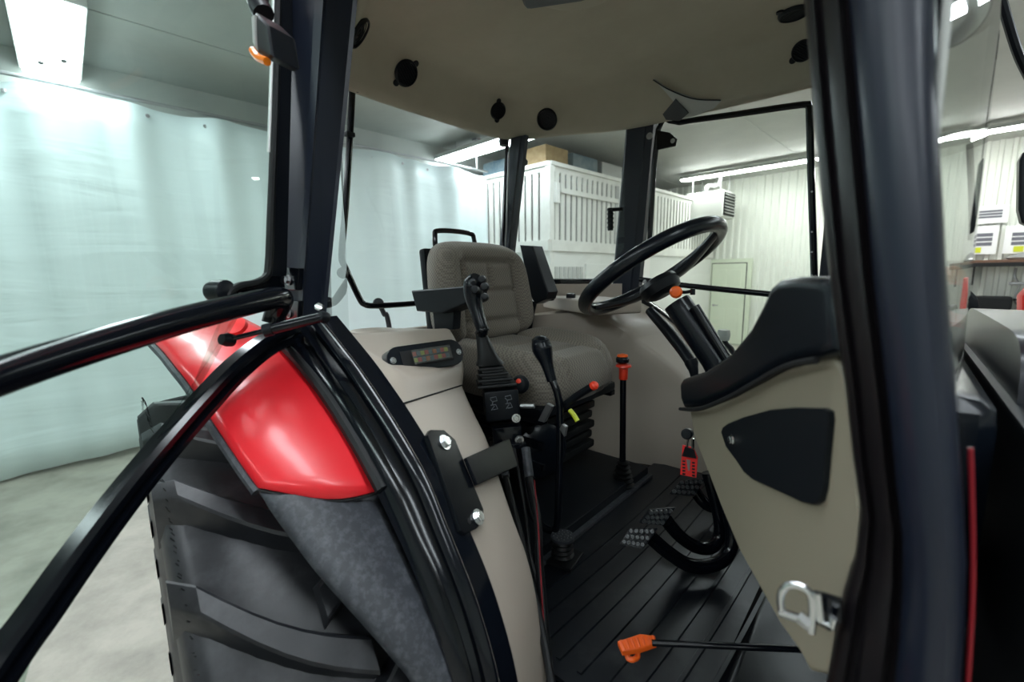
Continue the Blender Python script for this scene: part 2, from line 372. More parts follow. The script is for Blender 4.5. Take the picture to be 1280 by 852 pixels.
# stored things above the enclosure
tag(MB().add_rbox(-5.6, -5.1, 5.9, 6.5, 3.62, 4.02, 0.01).build('plywood_box', 'wood'), 'plywood box on top of the slatted enclosure beside its corner', 'box')
tag(MB().add_rbox(-6.7, -5.8, 5.9, 7.8, 3.62, 3.98, 0.05).build('stored_bundle', 'blue'), 'dark blue bundle stored on the enclosure above the curtain end', 'bundle')
for i, (b0, b1) in enumerate(((6.9, 7.7), (7.85, 8.6), (8.8, 9.6))):
    tag(MB().add_rbox(-5.5, -5.3, b0, b1, 3.62, 4.1, 0.03).build('stored_sheet', 'blue' if i != 1 else 'lightgrey'),
        ['blue grey sheet on the enclosure, nearest its corner', 'pale grey sheet between two blue ones on the enclosure', 'blue grey sheet on the enclosure, farthest from its corner'][i], 'sheet')

# heater
ht = thing('unit_heater', 'white box heater with a louvred front hanging from the ceiling', 'heater', rm(-4.5, 11.2, 3.13))
MB().add_rbox(-4.9, -4.05, 10.85, 11.6, 3.15, 3.75, 0.012).build('housing', 'white', ht)
MB().add_rbox(-4.06, -4.02, 10.92, 11.55, 3.19, 3.70).build('louvre_opening', 'dark', ht)
for i in range(7):
    z = 3.24+i*0.068
    MB().box(rm(-4.0, 11.23, z), (0.07, 0.62, 0.012), ROOM @ Matrix.Rotation(R(30), 4, 'Y')).build('louvre', 'lightgrey', ht)
for a, b in ((-4.8, 10.95), (-4.15, 10.95), (-4.8, 11.5), (-4.15, 11.5)): MB().tube([rm(a, b, 3.75), rm(a, b, CEIL)], 0.012, 6, 0).build('hanger', 'dullsteel', ht)
MB().tube([rm(-4.5, 11.0, 3.75), rm(-4.45, 11.0, 3.9), rm(-4.25, 11.1, 3.92), rm(-4.2, 11.1, CEIL)], 0.05, 10, 5).build('flue', 'dullsteel', ht)

# shelf, notices and bench right of the windscreen
sh = thing('wall_shelf', 'dark shelf on the corrugated wall carrying white notices', 'shelf', rm(0.6, 12.0, 2.0))
MB().add_rbox(-0.25, 2.6, 11.75, 12.25, 2.0, 2.05, 0.005).build('board', 'brownwood', sh)
MB().add_rbox(-0.25, 2.6, 11.72, 11.75, 1.93, 2.0, 0.004).build('front_rail', 'dark', sh)
for a in (0.1, 2.2): MB().add_rbox(a, a+0.04, 11.8, 12.25, 1.6, 2.0).build('bracket', 'dark', sh)
tag(MB().lathe(rm(1.15, 11.95, 2.052), (0, 0, 1), [(0.62, 0), (0.66, 0.03), (0.5, 0.11), (0.2, 0.16), (0, 0.17)], 28, (1, 0.3)).build('metal_dish', 'dullsteel'), 'flat grey metal dish lying on the shelf below the notices', 'dish')
def notice(a0, a1, z0, z1, label, yl):
    t = thing('notice', label, 'notice', rm((a0+a1)/2, 12.2, z0))
    tilt = 12.21
    MB().add_rbox(a0, a1, tilt-0.012, tilt, z0, z1).build('sheet', 'paper', t)
    am = (a0+a1)/2; h = z1-z0
    for k in range(3):
        MB().add_rbox(am-0.30*(a1-a0), am+0.34*(a1-a0), tilt-0.016, tilt-0.011, z0+h*(0.30+0.16*k), z0+h*(0.42+0.16*k)).build('printed_block', 'print', t)
    if yl: MB().add_rbox(am-0.1, am+0.02, tilt-0.02, tilt-0.011, z0+0.03, z0+0.13).build('yellow_tab', 'yellow', t)
notice(-0.02, 0.47, 2.72, 3.04, 'landscape white notice with a grey picture, above the other two', 0)
notice(-0.05, 0.38, 2.16, 2.68, 'white notice with dark print and yellow tab, standing next to the windscreen edge', 1)
notice(0.46, 0.92, 2.16, 2.66, 'white notice with dark print and yellow tab, at the right edge of the picture', 1)
ls = tag(MB().add_rbox(-0.2, 2.6, 11.7, 12.25, 1.10, 1.14, 0.004).build('lower_shelf', 'brownwood'), 'narrow brown shelf under the notice shelf', 'shelf')
bg = thing('tool_bag', 'black tool bag with a strap on the lower shelf', 'bag', rm(0.35, 11.9, 1.14))
MB().add_rbox(0.1, 0.66, 11.8, 12.1, 1.142, 1.40, 0.05).build('body', 'rubber', bg)
MB().tube([rm(0.66, 11.9, 1.35), rm(0.78, 11.9, 1.33), rm(0.84, 11.9, 1.25), rm(0.72, 11.9, 1.2)], 0.018, 8).build('strap', 'rubber', bg)
cl = thing('bar_clamp', 'grey metal bar clamp hanging on the wall above the lower shelf', 'clamp', rm(0.75, 12.2, 1.3))
MB().tube([rm(0.66, 12.22, 1.9), rm(0.66, 12.2, 1.75), rm(0.72, 12.2, 1.62)], 0.02, 8).tube([rm(0.74, 12.2, 1.62), rm(0.70, 12.2, 1.35), rm(0.76, 12.2, 1.24), rm(0.84, 12.2, 1.3), rm(0.83, 12.2, 1.62)], 0.016, 8).build('frame', 'dullsteel', cl)
MB().add_rbox(0.60, 0.86, 12.17, 12.22, 1.60, 1.65, 0.01).build('jaw', 'dullsteel', cl)
bn = thing('workbench', 'white topped workbench against the corrugated wall', 'workbench', rm(1, 11.5, 0))
MB().add_rbox(-0.5, 3.0, 10.9, 12.2, 0.88, 0.98, 0.02).build('top', 'white', bn)
MB().add_rbox(-0.45, 2.95, 11.0, 12.15, 0, 0.88).build('base', 'lightgrey', bn)
kn = thing('clip_pair', 'two small black clips lying on the white bench top', 'clip', rm(0.4, 11.2, 0.98))
for a in (0.34, 0.50): MB().lathe(rm(a, 11.2, 0.982), (0, 0, 1), [(0.05, 0), (0.055, 0.04), (0.03, 0.06), (0, 0.065)], 12).build('knob', 'plastic', kn)
MB().add_rbox(0.34, 0.50, 11.18, 11.22, 0.99, 1.01).build('link', 'plastic', kn)

# ================================================================ TRACTOR
YC = 1.12
cab = thing('tractor_cab', 'black framed tractor cab with taupe headliner seen through its open right door', 'tractor cab', (-0.6, YC, 1.05))
arcR = [(-.872, 1.80), (-.80, 1.757), (-.74, 1.72), (-.68, 1.677), (-.622, 1.631), (-.551, 1.566), (-.505, 1.5), (-.45, 1.418), (-.418, 1.353), (-.394, 1.285), (-.378, 1.2), (-.37, 1.08)]
arcL = [(-1.03, 1.715), (-.96, 1.682), (-.87, 1.633), (-.80, 1.592), (-.752, 1.555), (-.69, 1.498), (-.61, 1.425), (-.565, 1.372), (-.52, 1.315), (-.49, 1.262), (-.465, 1.18), (-.455, 1.06)]
def rs(pts, n):     # resample 2D polyline smoothly by length
    P = spline([(p[0], 0, p[1]) for p in pts], 6); L = [0]
    for a, b in zip(P, P[1:]): L.append(L[-1]+(b-a).length)
    out = []
    for i in range(n):
        t = L[-1]*i/(n-1); k = 0
        while k < len(L)-2 and L[k+1] < t: k += 1
        f = (t-L[k])/(L[k+1]-L[k]); out.append(P[k].lerp(P[k+1], min(f, 1)))
    return out
NA = 48
aR, aL = rs(arcR, NA), rs(arcL, NA)
band_prof = [(0, -0.03), (0, 0.004), (.03, 0.016), (.09, 0.020), (.14, 0.012), (.17, 0.0), (.22, 0.0), (.25, 0.012), (.31, 0.020), (.36, 0.014), (.39, 0.002), (.45, 0.002), (.50, 0.014), (.62, 0.020), (.72, 0.022), (.78, 0.010), (.82, 0.0), (.92, -0.002), (1, -0.006), (1, -0.03)]
def band():
    q = MB(); rows = []
    for r_, l_ in zip(aR, aL):
        rows.append([V((r_.x+(l_.x-r_.x)*t, 0.42-0.02*t-d, r_.z+(l_.z-r_.z)*t)) for t, d in band_prof])
    return q.grid(rows, closed_u=True, cap=True)
band().build('wheel_arch_frame', 'metal', cab, sharp=50)
band().mirror_y().build('wheel_arch_frame', 'metal', cab, sharp=50)
MB().tube([at(x, y, 'y', .388) for x, y in ((338, 416), (356, 432), (378, 455), (410, 497), (447, 556), (478, 612))], .0125, 10, 8).build('rubber_seal', 'rubber', cab, 'ribbed rubber strip between fender and frame')

def loft_quad(rows, **k):   # rows of closed sections
    return MB().grid(rows, closed_u=True, cap=True)
# rear door pillar beside the open door: edge line, face towards the front, face towards outside
def lerp(a, b, t): return a+(b-a)*t
pt, pb = at(404, 0, 'y', .465), at(377, 390, 'y', .41)
def ext(a, b, z): return a+(b-a)*((z-a.z)/(b.z-a.z))
rt_, rb_ = at(447, 0, 'x', pt.x), at(408, 390, 'x', pb.x-0.005)
lt_, lb_ = at(352, 0, 'y', .455), at(354, 390, 'y', .405)
def pillar_sections(zs):
    rows = []
    for z in zs:
        a, b, c = ext(pt, pb, z), ext(rt_, rb_, z), ext(lt_, lb_, z)
        d = V((c.x, b.y, z))
        rows.append([c, lerp(c, a, .45)+V((0, .010, 0)), lerp(c, a, .7)+V((0, .010, 0)), lerp(c, a, .8), a, lerp(a, b, .12)+V((-.006, 0, 0)), lerp(a, b, .9)+V((-.006, 0, 0)), b, d])
    return rows
MB().grid(pillar_sections([1.77, 1.9, 2.1, 2.3, 2.52]), closed_u=True, cap=True).build('pillar', 'pillar', cab, 'rear pillar of the open right doorway, dark blue black', sharp=25)
# left middle pillar
def quadpillar(t0, t1, b0, b1, y_t, y_b, dep, name='pillar', label=None, m='pillar', zt=2.5, zb=1.75):
    A, B, C_, D = at(*t0, 'y', y_t), at(*t1, 'y', y_t), at(*b0, 'y', y_b), at(*b1, 'y', y_b)
    rows = []
    for z in (zb, (zt+zb)/2, zt):
        p, q = ext(A, C_, z), ext(B, D, z); u = V((0, dep, 0))
        rows.append([p, lerp(p, q, .08)+V((0, -.006, 0)), lerp(p, q, .72)+V((0, -.006, 0)), lerp(p, q, .76), lerp(p, q, .95), q, q+u, p+u])
    return MB().grid(rows, closed_u=True, cap=True).build(name, m, cab, label, sharp=25)
quadpillar((783, 155), (817, 155), (766, 350), (799, 350), 1.76, 1.81, 0.035, label='left middle pillar behind the steering wheel')
quadpillar((638, 178), (656, 178), (624, 310), (641, 310), 1.52, 1.55, 0.02, label='left rear pillar beside the rear window', zt=2.455)
# right rear pillar (mostly behind the door pillar)
MB().tube([(-1.30, .63, 1.70), (-1.26, .64, 2.46)], 0.022, 10, 0).build('pillar', 'pillar', cab)
# front right pillar next to the camera
def apillar():
    # picture rows: (py, left, groove, right)
    tab = [(-60, 1008, 1056, 1163), (0, 1012, 1061, 1165), (150, 1021, 1074, 1169), (350, 1037, 1092, 1184), (500, 1054, 1110, 1199), (600, 1062, 1120, 1208), (670, 1070, 1128, 1213), (740, 1062, 1128, 1212), (800, 1047, 1124, 1209), (860, 1036, 1118, 1206), (960, 1020, 1105, 1200)]
    rows, inn = [], []
    for py, l, g, r_ in tab:
        y = 0.47-0.05*min(1, max(0, py)/600)
        L_, G, R_ = at(l, py, 'y', y+.05), at(g, py, 'y', y+.012), at(r_, py, 'y', y)
        z = G.z; L_.z = z; R_.z = z
        inn.append([L_, lerp(L_, G, .12)+V((0, -.010, 0)), lerp(L_, G, .26)+V((0, -.010, 0)), lerp(L_, G, .32)+V((0, -.002, 0)), lerp(L_, G, .42)+V((0, -.002, 0)), lerp(L_, G, .5)+V((0, -.010, 0)), lerp(L_, G, .80)+V((0, -.010, 0)), lerp(L_, G, .90)+V((0, .003, 0)), lerp(L_, G, 1.02)+V((0, .003, 0)), G+V((0, .04, 0)), L_+V((.006, .04, 0))])
        row = [G+V((0, .03, 0)), G]
        for t, d in ((.06, .012), (.16, .019), (.3, .024), (.5, .027), (.7, .025), (.85, .018), (.95, .009)): row.append(lerp(G, R_, t)+V((0, -d, 0)))
        row += [R_, R_+V((-.008, .06, 0)), G+V((.004, .06, 0))]
        rows.append(row)
    for G_ in (rows, inn):
        kx = (2.50-G_[0][1].z)/(G_[0][1].z-G_[1][1].z)
        G_.insert(0, [p+(p-q_)*kx+V((0, .02, 0)) for p, q_ in zip(G_[0], G_[1])])
    MB().grid(inn, closed_u=True, cap=True).build('pillar_door_rebate', 'rebate', cab, 'black ridged inner edge of the front pillar', sharp=30)
    return MB().grid(rows, closed_u=True, cap=True)
apillar().build('pillar', 'pillar', cab, 'wide front right pillar close to the viewer', sharp=40)
MB().tube([at(1213, 560, 'y', .45), at(1216, 670, 'y', .45), at(1215, 760, 'y', .45), at(1208, 880, 'y', .45)], 0.0016, 8).build('red_trim_edge', 'darkred', cab, 'red painted edge along the lower pillar')
# left front pillar
MB().tube([(-.19, 1.81, 1.75), (-.18, 1.76, 2.5)], 0.025, 10, 0).build('pillar', 'pillar', cab)

# roof liner: dish shaped, rear corners cut
outline = [(-1.34, YC-.38), (-1.37, YC), (-1.34, YC+.38), (-1.12, YC+.51), (-.88, YC+.62), (-.5, YC+.64), (-.15, YC+.63), (-.02, YC+.55), (.05, YC+.3), (.07, YC), (.05, YC-.3), (-.02, YC-.55), (-.15, YC-.63), (-.5, YC-.64), (-.88, YC-.62), (-1.12, YC-.51)]
ring = spline([(p[0], p[1], 0) for p in outline], 8, True)
cen = V((-.62, YC, 0))
lp = [(1.06, 2.485), (1.03, 2.462), (1.0, 2.452), (.975, 2.456), (.95, 2.474), (.915, 2.510), (.885, 2.542), (.86, 2.566), (.835, 2.580), (.80, 2.588), (.70, 2.594), (.6, 2.590), (.5, 2.586), (.4, 2.590), (.2, 2.600), (.04, 2.603)]
rows = []
for k, z in lp: rows.append([V((cen.x+(p.x-cen.x)*k, cen.y+(p.y-cen.y)*k, z)) for p in ring])
q = MB().grid(rows, closed_u=True); q.bm.faces.new([v for v in list(q.bm.verts)[-len(ring):]])
q.bm.normal_update(); bvh = BVHTree.FromBMesh(q.bm)
ln = q.build('roof_liner', 'liner', cab, sharp=70)
# outer roof shell, unseen, added above the liner to block light
rows = [[V((cen.x+(p.x-cen.x)*k, cen.y+(p.y-cen.y)*k, z)) for p in ring] for k, z in ((1.06, 2.485), (1.09, 2.50), (1.10, 2.56), (1.05, 2.63), (.9, 2.66), (.02, 2.67))]
q = MB().grid(rows, closed_u=True); q.build('added_roof_shell', 'red', cab, 'red outer roof shell, unseen, added to block light')
def onliner(px, py):
    h = bvh.ray_cast(CAM, ray(px, py).normalized())
    if h[1] is None: h = bvh.find_nearest(CAM+ray(px, py)*1.0)
    n = h[1]
    if n.z > 0: n = -n
    return h[0], n
def vent(px, py, r, parent, kind, label=None, lug=(.7, .7)):
    c, n = onliner(px, py); c = c-n*0.002
    u = n.orthogonal().normalized(); v = n.cross(u)
    q = MB().lathe(c, n, [(r, 0), (r*1.02, .008), (r*.93, .014), (r*.86, .014), (r*.82, .006), (0, .006)], 28)
    o = q.build('air_vent' if kind else 'speaker_cover', 'plastic', parent, label)
    if kind:
        for i in range(-3, 4):
            h = math.sqrt(max(0, 1-(i/4.2)**2))*r*.8
            p = c+u*(i*r*.2)+n*.010
            b = MB().tube([p-v*h, p+v*h], 0.0022, 6, 0).build('vent_slat', 'matte', o)
        ld = rt*lug[0]+up*lug[1]; ld = (ld-n*ld.dot(n)).normalized()
        for sg in (1, -1):
            MB().lathe(c+ld*r*1.1*sg, n, [(.010, 0), (.010, .007), (0, .008)], 12).build('vent_lug', 'plastic', o)
    else:
        for rr in (.75, .5, .25): MB().lathe(c, n, [(r*rr, .0055), (r*rr, .0085), (r*rr-.003, .0085), (r*rr-.003, .0055)], 24).build('grille_ring', 'matte', o)
    return o
vent(507, 91, .041, ln, 1); vent(622, 138, .033, ln, 1, None, (-.3, .9)); vent(684, 149, .042, ln, 0, 'round flat speaker grille in the rear left corner')
vent(992, 15, .038, ln, 1, 'large round vent near the front'); vent(1004, 63, .030, ln, 1); vent(447, 40, .045, ln, 0)
# grey corner bracket with a dark triangle
pts = [(818, 97), (840, 112), (870, 122), (902, 125), (893, 134), (868, 142), (838, 148), (832, 146), (845, 128), (832, 113)]
def lin(px, py, off):
    c, n = onliner(px, py); return c+n*off
q = MB()
P0 = [lin(x, y, .004) for x, y in pts]; P1 = [lin(x, y, .010) for x, y in pts]
q.grid([P0, P1], closed_u=True); q.bm.faces.new([v for v in list(q.bm.verts)[len(pts):]])
o = q.build('corner_bracket', 'lightgrey', ln, 'pale grey curved bracket')
tri = [(846, 122), (862, 139), (850, 146), (834, 147), (830, 141)]
q = MB(); P0 = [lin(x, y, .009) for x, y in tri]; P1 = [lin(x, y, .016) for x, y in tri]
q.grid([P0, P1], closed_u=True); q.bm.faces.new([v for v in list(q.bm.verts)[len(tri):]]); q.build('dark_triangle', 'greyoverhead', o)
MB().tube([lin(817, 96, .012), lin(838, 111, .012), lin(868, 122, .012), lin(902, 124, .012)], .0022, 6).build('bracket_edge', 'plastic', o)
# overhead console at the top of the picture
c, n = onliner(690, 6)
MB().box(c+V((.065, -.085, -.008)), (.17, .13, .045), R(28), .02, 3).build('overhead_console', 'greyoverhead', cab, 'dark grey lamp console on the headliner')
c2, n = onliner(745, 4); MB().lathe(c2+V((0.02, -.13, .012)), (0, 0, -1), [(.14, 0), (.13, .02), (.10, .032), (0, .036)], 28).build('liner_bulge', 'liner', cab)

# floor pan, mat, platform
struct_z = 1.15
MB().box((-.35, YC, 1.10), (.95, 1.36, .08), None, .01).build('floor_pan', 'metal', cab)
fm = MB().box((-.42, 1.10, 1.144), (.50, 1.02, .012), None, .004).build('floor_mat', 'mat', cab)
def rib(x0, x1, bend, y0, y1):
    pts = []
    for k in range(9):
        t = k/8; y = y0+(y1-y0)*t; x = x0+(x1-x0)*t+bend*sin(pi*t)
        pts.append(V((x, y, 1.150)))
    q = MB(); rows = []
    for i, p in enumerate(spline(pts, 3)):
        rows.append([p+V((-.0065, 0, -.002)), p+V((-.004, 0, .0035)), p+V((.004, 0, .0035)), p+V((.0065, 0, -.002))])
    return q.grid(rows, closed_u=True, cap=True)
for i in range(9):
    x = -.575+i*.047
    rib(x, x+.02, .012, .62, 1.55).build('mat_rib', 'mat', fm)
# smooth dark fairing right of the mat
q = MB(); rows = []
for i in range(12):
    t = i/11; x = -.19+.30*t; z = 1.15+.10*t**2.2
    rows.append([V((x, y, z + .01*sin((y-.5)*6)*t)) for y in [.43+.09*k for k in range(12)]])
q.grid(rows).build('footwell_fairing', 'blackpaint', cab, 'glossy black moulded footwell floor', solid=.006)
MB().box((-.2, .405, 1.115), (.48, .05, .07), None, .012).build('door_sill', 'metal', cab)
# firewall closing the front of the footwell
MB().box((.12, YC, 1.42), (.03, 1.34, .60), None, .01).build('firewall', 'matte', cab)
# lower cab skin below left sill
MB().box((-.2, 1.83, 1.3), (.5, .02, .4)).build('lower_side_panel', 'matte', cab)
MB().box((-1.0, YC, 1.115), (.72, .78, .06), None, .01).build('rear_floor', 'matte', cab)
# rear bulkhead under the rear window
q = MB().prism([(-1.36, .72, 1.2), (-1.36, 1.52, 1.2), (-1.36, 1.52, 1.69), (-1.36, .72, 1.69)], (1, 0, 0), .03)
q.build('rear_bulkhead', 'beige', cab)
MB().tube([at(655, 353, 'y', 1.60), at(748, 353, 'y', 1.81)], .018, 8, 0).build('window_sill_rail', 'metal', cab)
# quarter panels (beige wall under the left quarter window) and quarter glass
def quarter(mir):
    top = 1.70 if mir else 1.835
    a, b = V((-1.34, 1.52, 0)), V((-.93, 1.80, 0)); n = (b-a).cross(V((0, 0, 1))).normalized()
    q = MB().prism([V((p.x, p.y, z)) for p, z in ((a, 1.3), (b, 1.3), (b, top), (a, top))], n, -.02)
    g = MB().grid([[V((a.x, a.y-.01, top+.004)), V((b.x, b.y, top+.004))], [V((a.x+.02, a.y-.02, 2.47)), V((b.x+.04, b.y-.03, 2.47))]])
    if mir: q.mirror_y(); g.mirror_y()
    q.build('quarter_panel', 'beige', cab); g.build('quarter_glass', 'glass', cab, solid=.0)
quarter(False); quarter(True)
# handle on the left middle pillar
q = MB().tube([at(763, 260, 'y', 1.74), at(763, 288, 'y', 1.74)], .012, 10, 0).tube([at(763, 262, 'y', 1.74), at(778, 261, 'y', 1.75)], .008, 8, 0)
for k in range(5): q.lathe(at(763, 263+k*5.5, 'y', 1.74), (0, 0, 1), [(.0145, 0), (.0145, .007)], 10)
q.build('grip_handle', 'plastic', cab)

# windscreen
rows = []
for k in range(9):
    z = 1.62+.87*k/8; sh_ = 1-.35*max(0, (z-2.2))/.3
    rows.append([V((.015+.070*sh_*(1-((y-YC)/.66)**2)-.05*(z-1.6)*.4, y, z)) for y in [YC-.66+1.32*j/24 for j in range(25)]])
ws = thing('windscreen', 'tall curved windscreen seen edge-on beside the front pillar', 'windscreen', (.1, YC, 1.62))
MB().grid(rows).build('pane', 'glass', ws, fix=True)
MB().tube([r_[0] for r_ in rows], .003, 8, 3).build('edge_seal', 'lightgrey', ws, 'pale edge strip')
MB().tube([at(1212, 180, 'y', 1.0), at(1215, 260, 'y', 1.0), at(1214, 300, 'y', 1.0)], .004, 6).build('wiper_blade', 'rubber', ws)
# work lamp at the upper front
wl = thing('work_lamp', 'blurred work lamp with bright rim hanging above the windscreen edge', 'work lamp', at(1195, 30, 'y', .75))
c = at(1196, 22, 'y', .75)
MB().lathe(c, (.6, -.5, -.6), [(.02, -.05), (.032, -.03), (.034, .0), (.028, .01)], 20).build('shell', 'plastic', wl)
MB().lathe(c+V((.6, -.5, -.6)).normalized()*.009, (.6, -.5, -.6), [(.028, 0), (.018, .004), (0, .006)], 20).build('lens', 'chrome', wl)
MB().tube([c, c+V((.0, .03, .05)), c+V((-.03, .05, .12))], .007, 8).build('arm', 'plastic', wl)

# ---------------------------------------------------------------- side consoles over the wheel arches
inner_edge = [(-.881, .782, 1.741), (-.838, .748, 1.707), (-.798, .716, 1.675), (-.748, .684, 1.629), (-.681, .656, 1.582), (-.624, .638, 1.537), (-.565, .612, 1.476), (-.516, .596, 1.416), (-.484, .592, 1.366), (-.452, .580, 1.307), (-.427, .566, 1.233), (-.409, .566, 1.16), (-.405, .566, 1.10)]
ie = spline(inner_edge, 6)
def resample3(P, n):
    L = [0]
    for a, b in zip(P, P[1:]): L.append(L[-1]+(b-a).length)
    out = []
    for i in range(n):
        t = L[-1]*i/(n-1); k = 0
        while k < len(L)-2 and L[k+1] < t: k += 1
        out.append(P[k].lerp(P[k+1], min(1, (t-L[k])/(L[k+1]-L[k]))))
    return out
NB, SEAM, NC = 48, 16, 36
def split_rs(P, zs):          # resample so that row SEAM falls on the height zs
    k = min(range(len(P)), key=lambda i: abs(P[i].z-zs))
    return resample3(P[:k+1], SEAM+1)+resample3(P[k:], NB-SEAM)[1:]
IE = split_rs(resample3(ie, 200), 1.629)
OE = split_rs(resample3([V((p.x, .415, p.z)) for p in rs(arcR, 200)], 200), 1.655)
def sm(a, b, x):
    t = max(0, min(1, (x-a)/(b-a))); return t*t*(3-2*t)
def console_rows():
    full = []
    for i in range(5):
        t = i/5
        a, b, d = V((lerp(-1.34, OE[0].x-.02, t), .43+.28*(1-t), 1.69+.07*t)), V((lerp(-1.34, -.93, t), lerp(.9, .60, t), 1.695+.040*t)), V((lerp(-1.34, -.90, t), lerp(.92, .782, t), 1.695+.042*t))
        full.append([lerp(a, b, k/12) for k in range(12)]+[lerp(b, d, k/24) for k in range(25)]+[V((d.x-.02, d.y+.004, d.z-.05)), V((d.x-.03, d.y+.005, 1.15))])
    crest = [OE[0], at(416, 408, 'x', -.90), at(432, 413, 'x', -.895), at(447, 414, 'x', -.882), at(480, 412, 'x', -.880), at(530, 410, 'x', -.880), at(569, 409, 'x', -.882)]
    cs = resample3(spline(crest, 6), NC+1)
    for i in range(NB):
        o_, e_ = OE[i], IE[i]; r = []
        for k in range(NC+1):
            s_ = k/NC; p = lerp(o_, e_, s_)
            if i < SEAM:
                g = i/SEAM; e = lerp(OE[SEAM], IE[SEAM], s_); base = lerp(cs[k], e, g)
                base = base + V((.030, 0, .016))*sin(pi*g)*sm(.0, .25, s_)*(1-.3*s_)
                left = .10+.26*g**1.5
                D = sm(left, left+.10, s_)*(1-.65*sm(.45, .95, s_))*(1-sm(.45, .80, g))
                base = base - V((.040, 0, .010))*D
                p = lerp(p, base, min(1, s_*9))
            if s_ > .93: p = p+V((-.007, 0, -.005))*((s_-.93)/.07)**2
            r.append(p)
        r += [V((e_.x-.02, e_.y+.004, e_.z-.03)), V((min(e_.x-.03, -.44) if i > NB-8 else e_.x-.03, e_.y+.005, 1.12))]
        full.append(r)
    return full
CR = console_rows()
qb = MB().grid(CR); qb.bm.normal_update(); cbvh = BVHTree.FromBMesh(qb.bm); qb.bm.free()
def oncon(px, py, off=0.0):
    h = cbvh.ray_cast(CAM, ray(px, py).normalized())
    if h[1] is None: h = cbvh.find_nearest(CAM+ray(px, py)*1.0)
    n = h[1]
    if n.dot(ray(px, py)) > 0: n = -n
    return h[0]+n*off, n
con = thing('side_console', 'beige side console over the right wheel arch with a fuse window', 'side console', (-.8, .6, 1.1))
body = MB().grid(CR).build('console_body', 'beige', con, sharp=38)
def seam(pts, parent, off=.0006, r=.0016):
    P = [oncon(x, y, off)[0] for x, y in pts]; MB().tube(P, r, 6, 6).build('seam', 'dark', parent)
MB().tube([lerp(OE[SEAM], IE[SEAM], t/20)+V((.0015, 0, .0012)) for t in range(1, 20)], .0016, 6, 0).build('seam', 'dark', body)
con2 = thing('side_console', 'olive beige side console on the left, behind the steering wheel', 'side console', (-.8, 1.64, 1.1))
MB().grid(CR).mirror_y().build('console_body', 'beige', con2, sharp=38)
# raised storage box on the left console (its step and seam)
q = MB().box((-.93, 1.52, 1.762), (.42, .20, .05), R(-28), .012, 3)
q.build('lid', 'beige', con2, 'flat lid with rounded edge')
for dx in (-.10, 0, .09):
    MB().box((-1.05+dx*.8, 1.43+dx*.45, 1.79), (.035, .03, .03), R(20), .008).build('catch', 'plastic', con2)
MB().lathe((-1.08, .66, 1.712), (0, 0, 1), [(.085, -.01), (.08, .010), (.06, .022), (0, .027)], 24).build('dome', 'beige', con, 'low dome behind the fuse window')
# fuse window
fz = MB(); fc = [oncon(x, y)[0] for x, y in ((492, 450), (562, 447))]
FC, FN = oncon(527, 449); FN = V((.90, -.06, .40)).normalized()
ux = V((0, 0, 1)).cross(FN).normalized(); uz = FN.cross(ux)
if uz.z < 0: uz = -uz
FC = FC+FN*.019
def stadium(c, a, b, u, v, n=12):
    out = []
    for k in range(2*n):
        t = pi*(k/(n-1))-pi/2 if k < n else pi*((k-n)/(n-1))+pi/2
        cx = (a-b) if k < n else -(a-b)
        out.append(c+u*(cx+b*cos(t))+v*(b*sin(t)))
    return out
def px_half(w_px, p): return w_px*(p-CAM).dot(fw)/F_PX
hu = px_half(40, FC)/max(.35, abs((ux-fw*ux.dot(fw)).length)); hv = px_half(17.5, FC)
bez = MB().prism(stadium(FC-FN*.03, hu, hv, ux, uz), FN, .038, .003).build('fuse_bezel', 'softblack', con, 'black oval fuse bezel')
MB().prism([FC+FN*.008+ux*(a*hu*.66)+uz*(b*hv*.58) for a, b in ((-1, -1), (1, -1), (1, 1), (-1, 1))], FN, .0012).build('fuse_recess', 'dark', bez)
fcol = [('redplas', 0), ('blue', 1), ('yellow', 2), ('redplas', 3), ('blue', 4), ('amber', 5), ('blue', 6), ('redplas', 7), ('yellow', 8)]
for m_, i in fcol:
    for j in (0, 1):
        p = FC+FN*.013+ux*(hu*(-.38+i*.105))+uz*(hv*(.22-.44*j))
        MB().prism([p+ux*a*.0042+uz*b*.0045 for a, b in ((-1, -1), (1, -1), (1, 1), (-1, 1))], FN, .003).build('fuse', fcol[(i+j*2) % 9][0], bez)
MB().prism([FC+FN*.0165+ux*(hu*.05+a*hu*.50)+uz*(b*hv*.50) for a, b in ((-1, -1), (1, -1), (1, 1), (-1, 1))], FN, .004, .001).build('fuse_cover', 'smoke', bez, 'clear plastic fuse cover')
for s_ in (-1, 1): bolt(FC+FN*.008+ux*(s_*hu*.86)+uz*(-.002*s_), FN, .0048, con, 'screw')

# mounting bracket and joystick
br = thing('lever_bracket', 'glossy black steel bracket bolted to the side console', 'bracket', oncon(560, 600)[0])
BC, BN = oncon(562, 606)
def onb(px, py, off): return hitp(px, py, BC, BN)+BN*off
plate = [(527, 548), (531, 541), (548, 541), (562, 553), (597, 640), (597, 655), (588, 664), (574, 671), (568, 666)]
MB().prism([onb(x, y, .004) for x, y in plate], BN, .010, .002).build('plate', 'blackpaint', br)
bolt(onb(548, 557, .014), BN, .0095, br); bolt(onb(589, 650, .014), BN, .0095, br)
MB().lathe(onb(578, 655, .013), BN, [(.0045, 0), (.0045, .002)], 12).build('slot_hole', 'dark', br)
J0 = at(640, 545, 'y', .76)
arm = [onb(570, 578, .016), onb(584, 612, .016), onb(636, 588, .016), onb(626, 553, .016)]
MB().prism(arm, BN, .008, .002).build('arm', 'blackpaint', br)

jy = thing('loader_joystick', 'tall black loader joystick with bellows boot beside the seat', 'joystick', J0)
def yy(px, py, y=.78): return at(px, py, 'y', y)
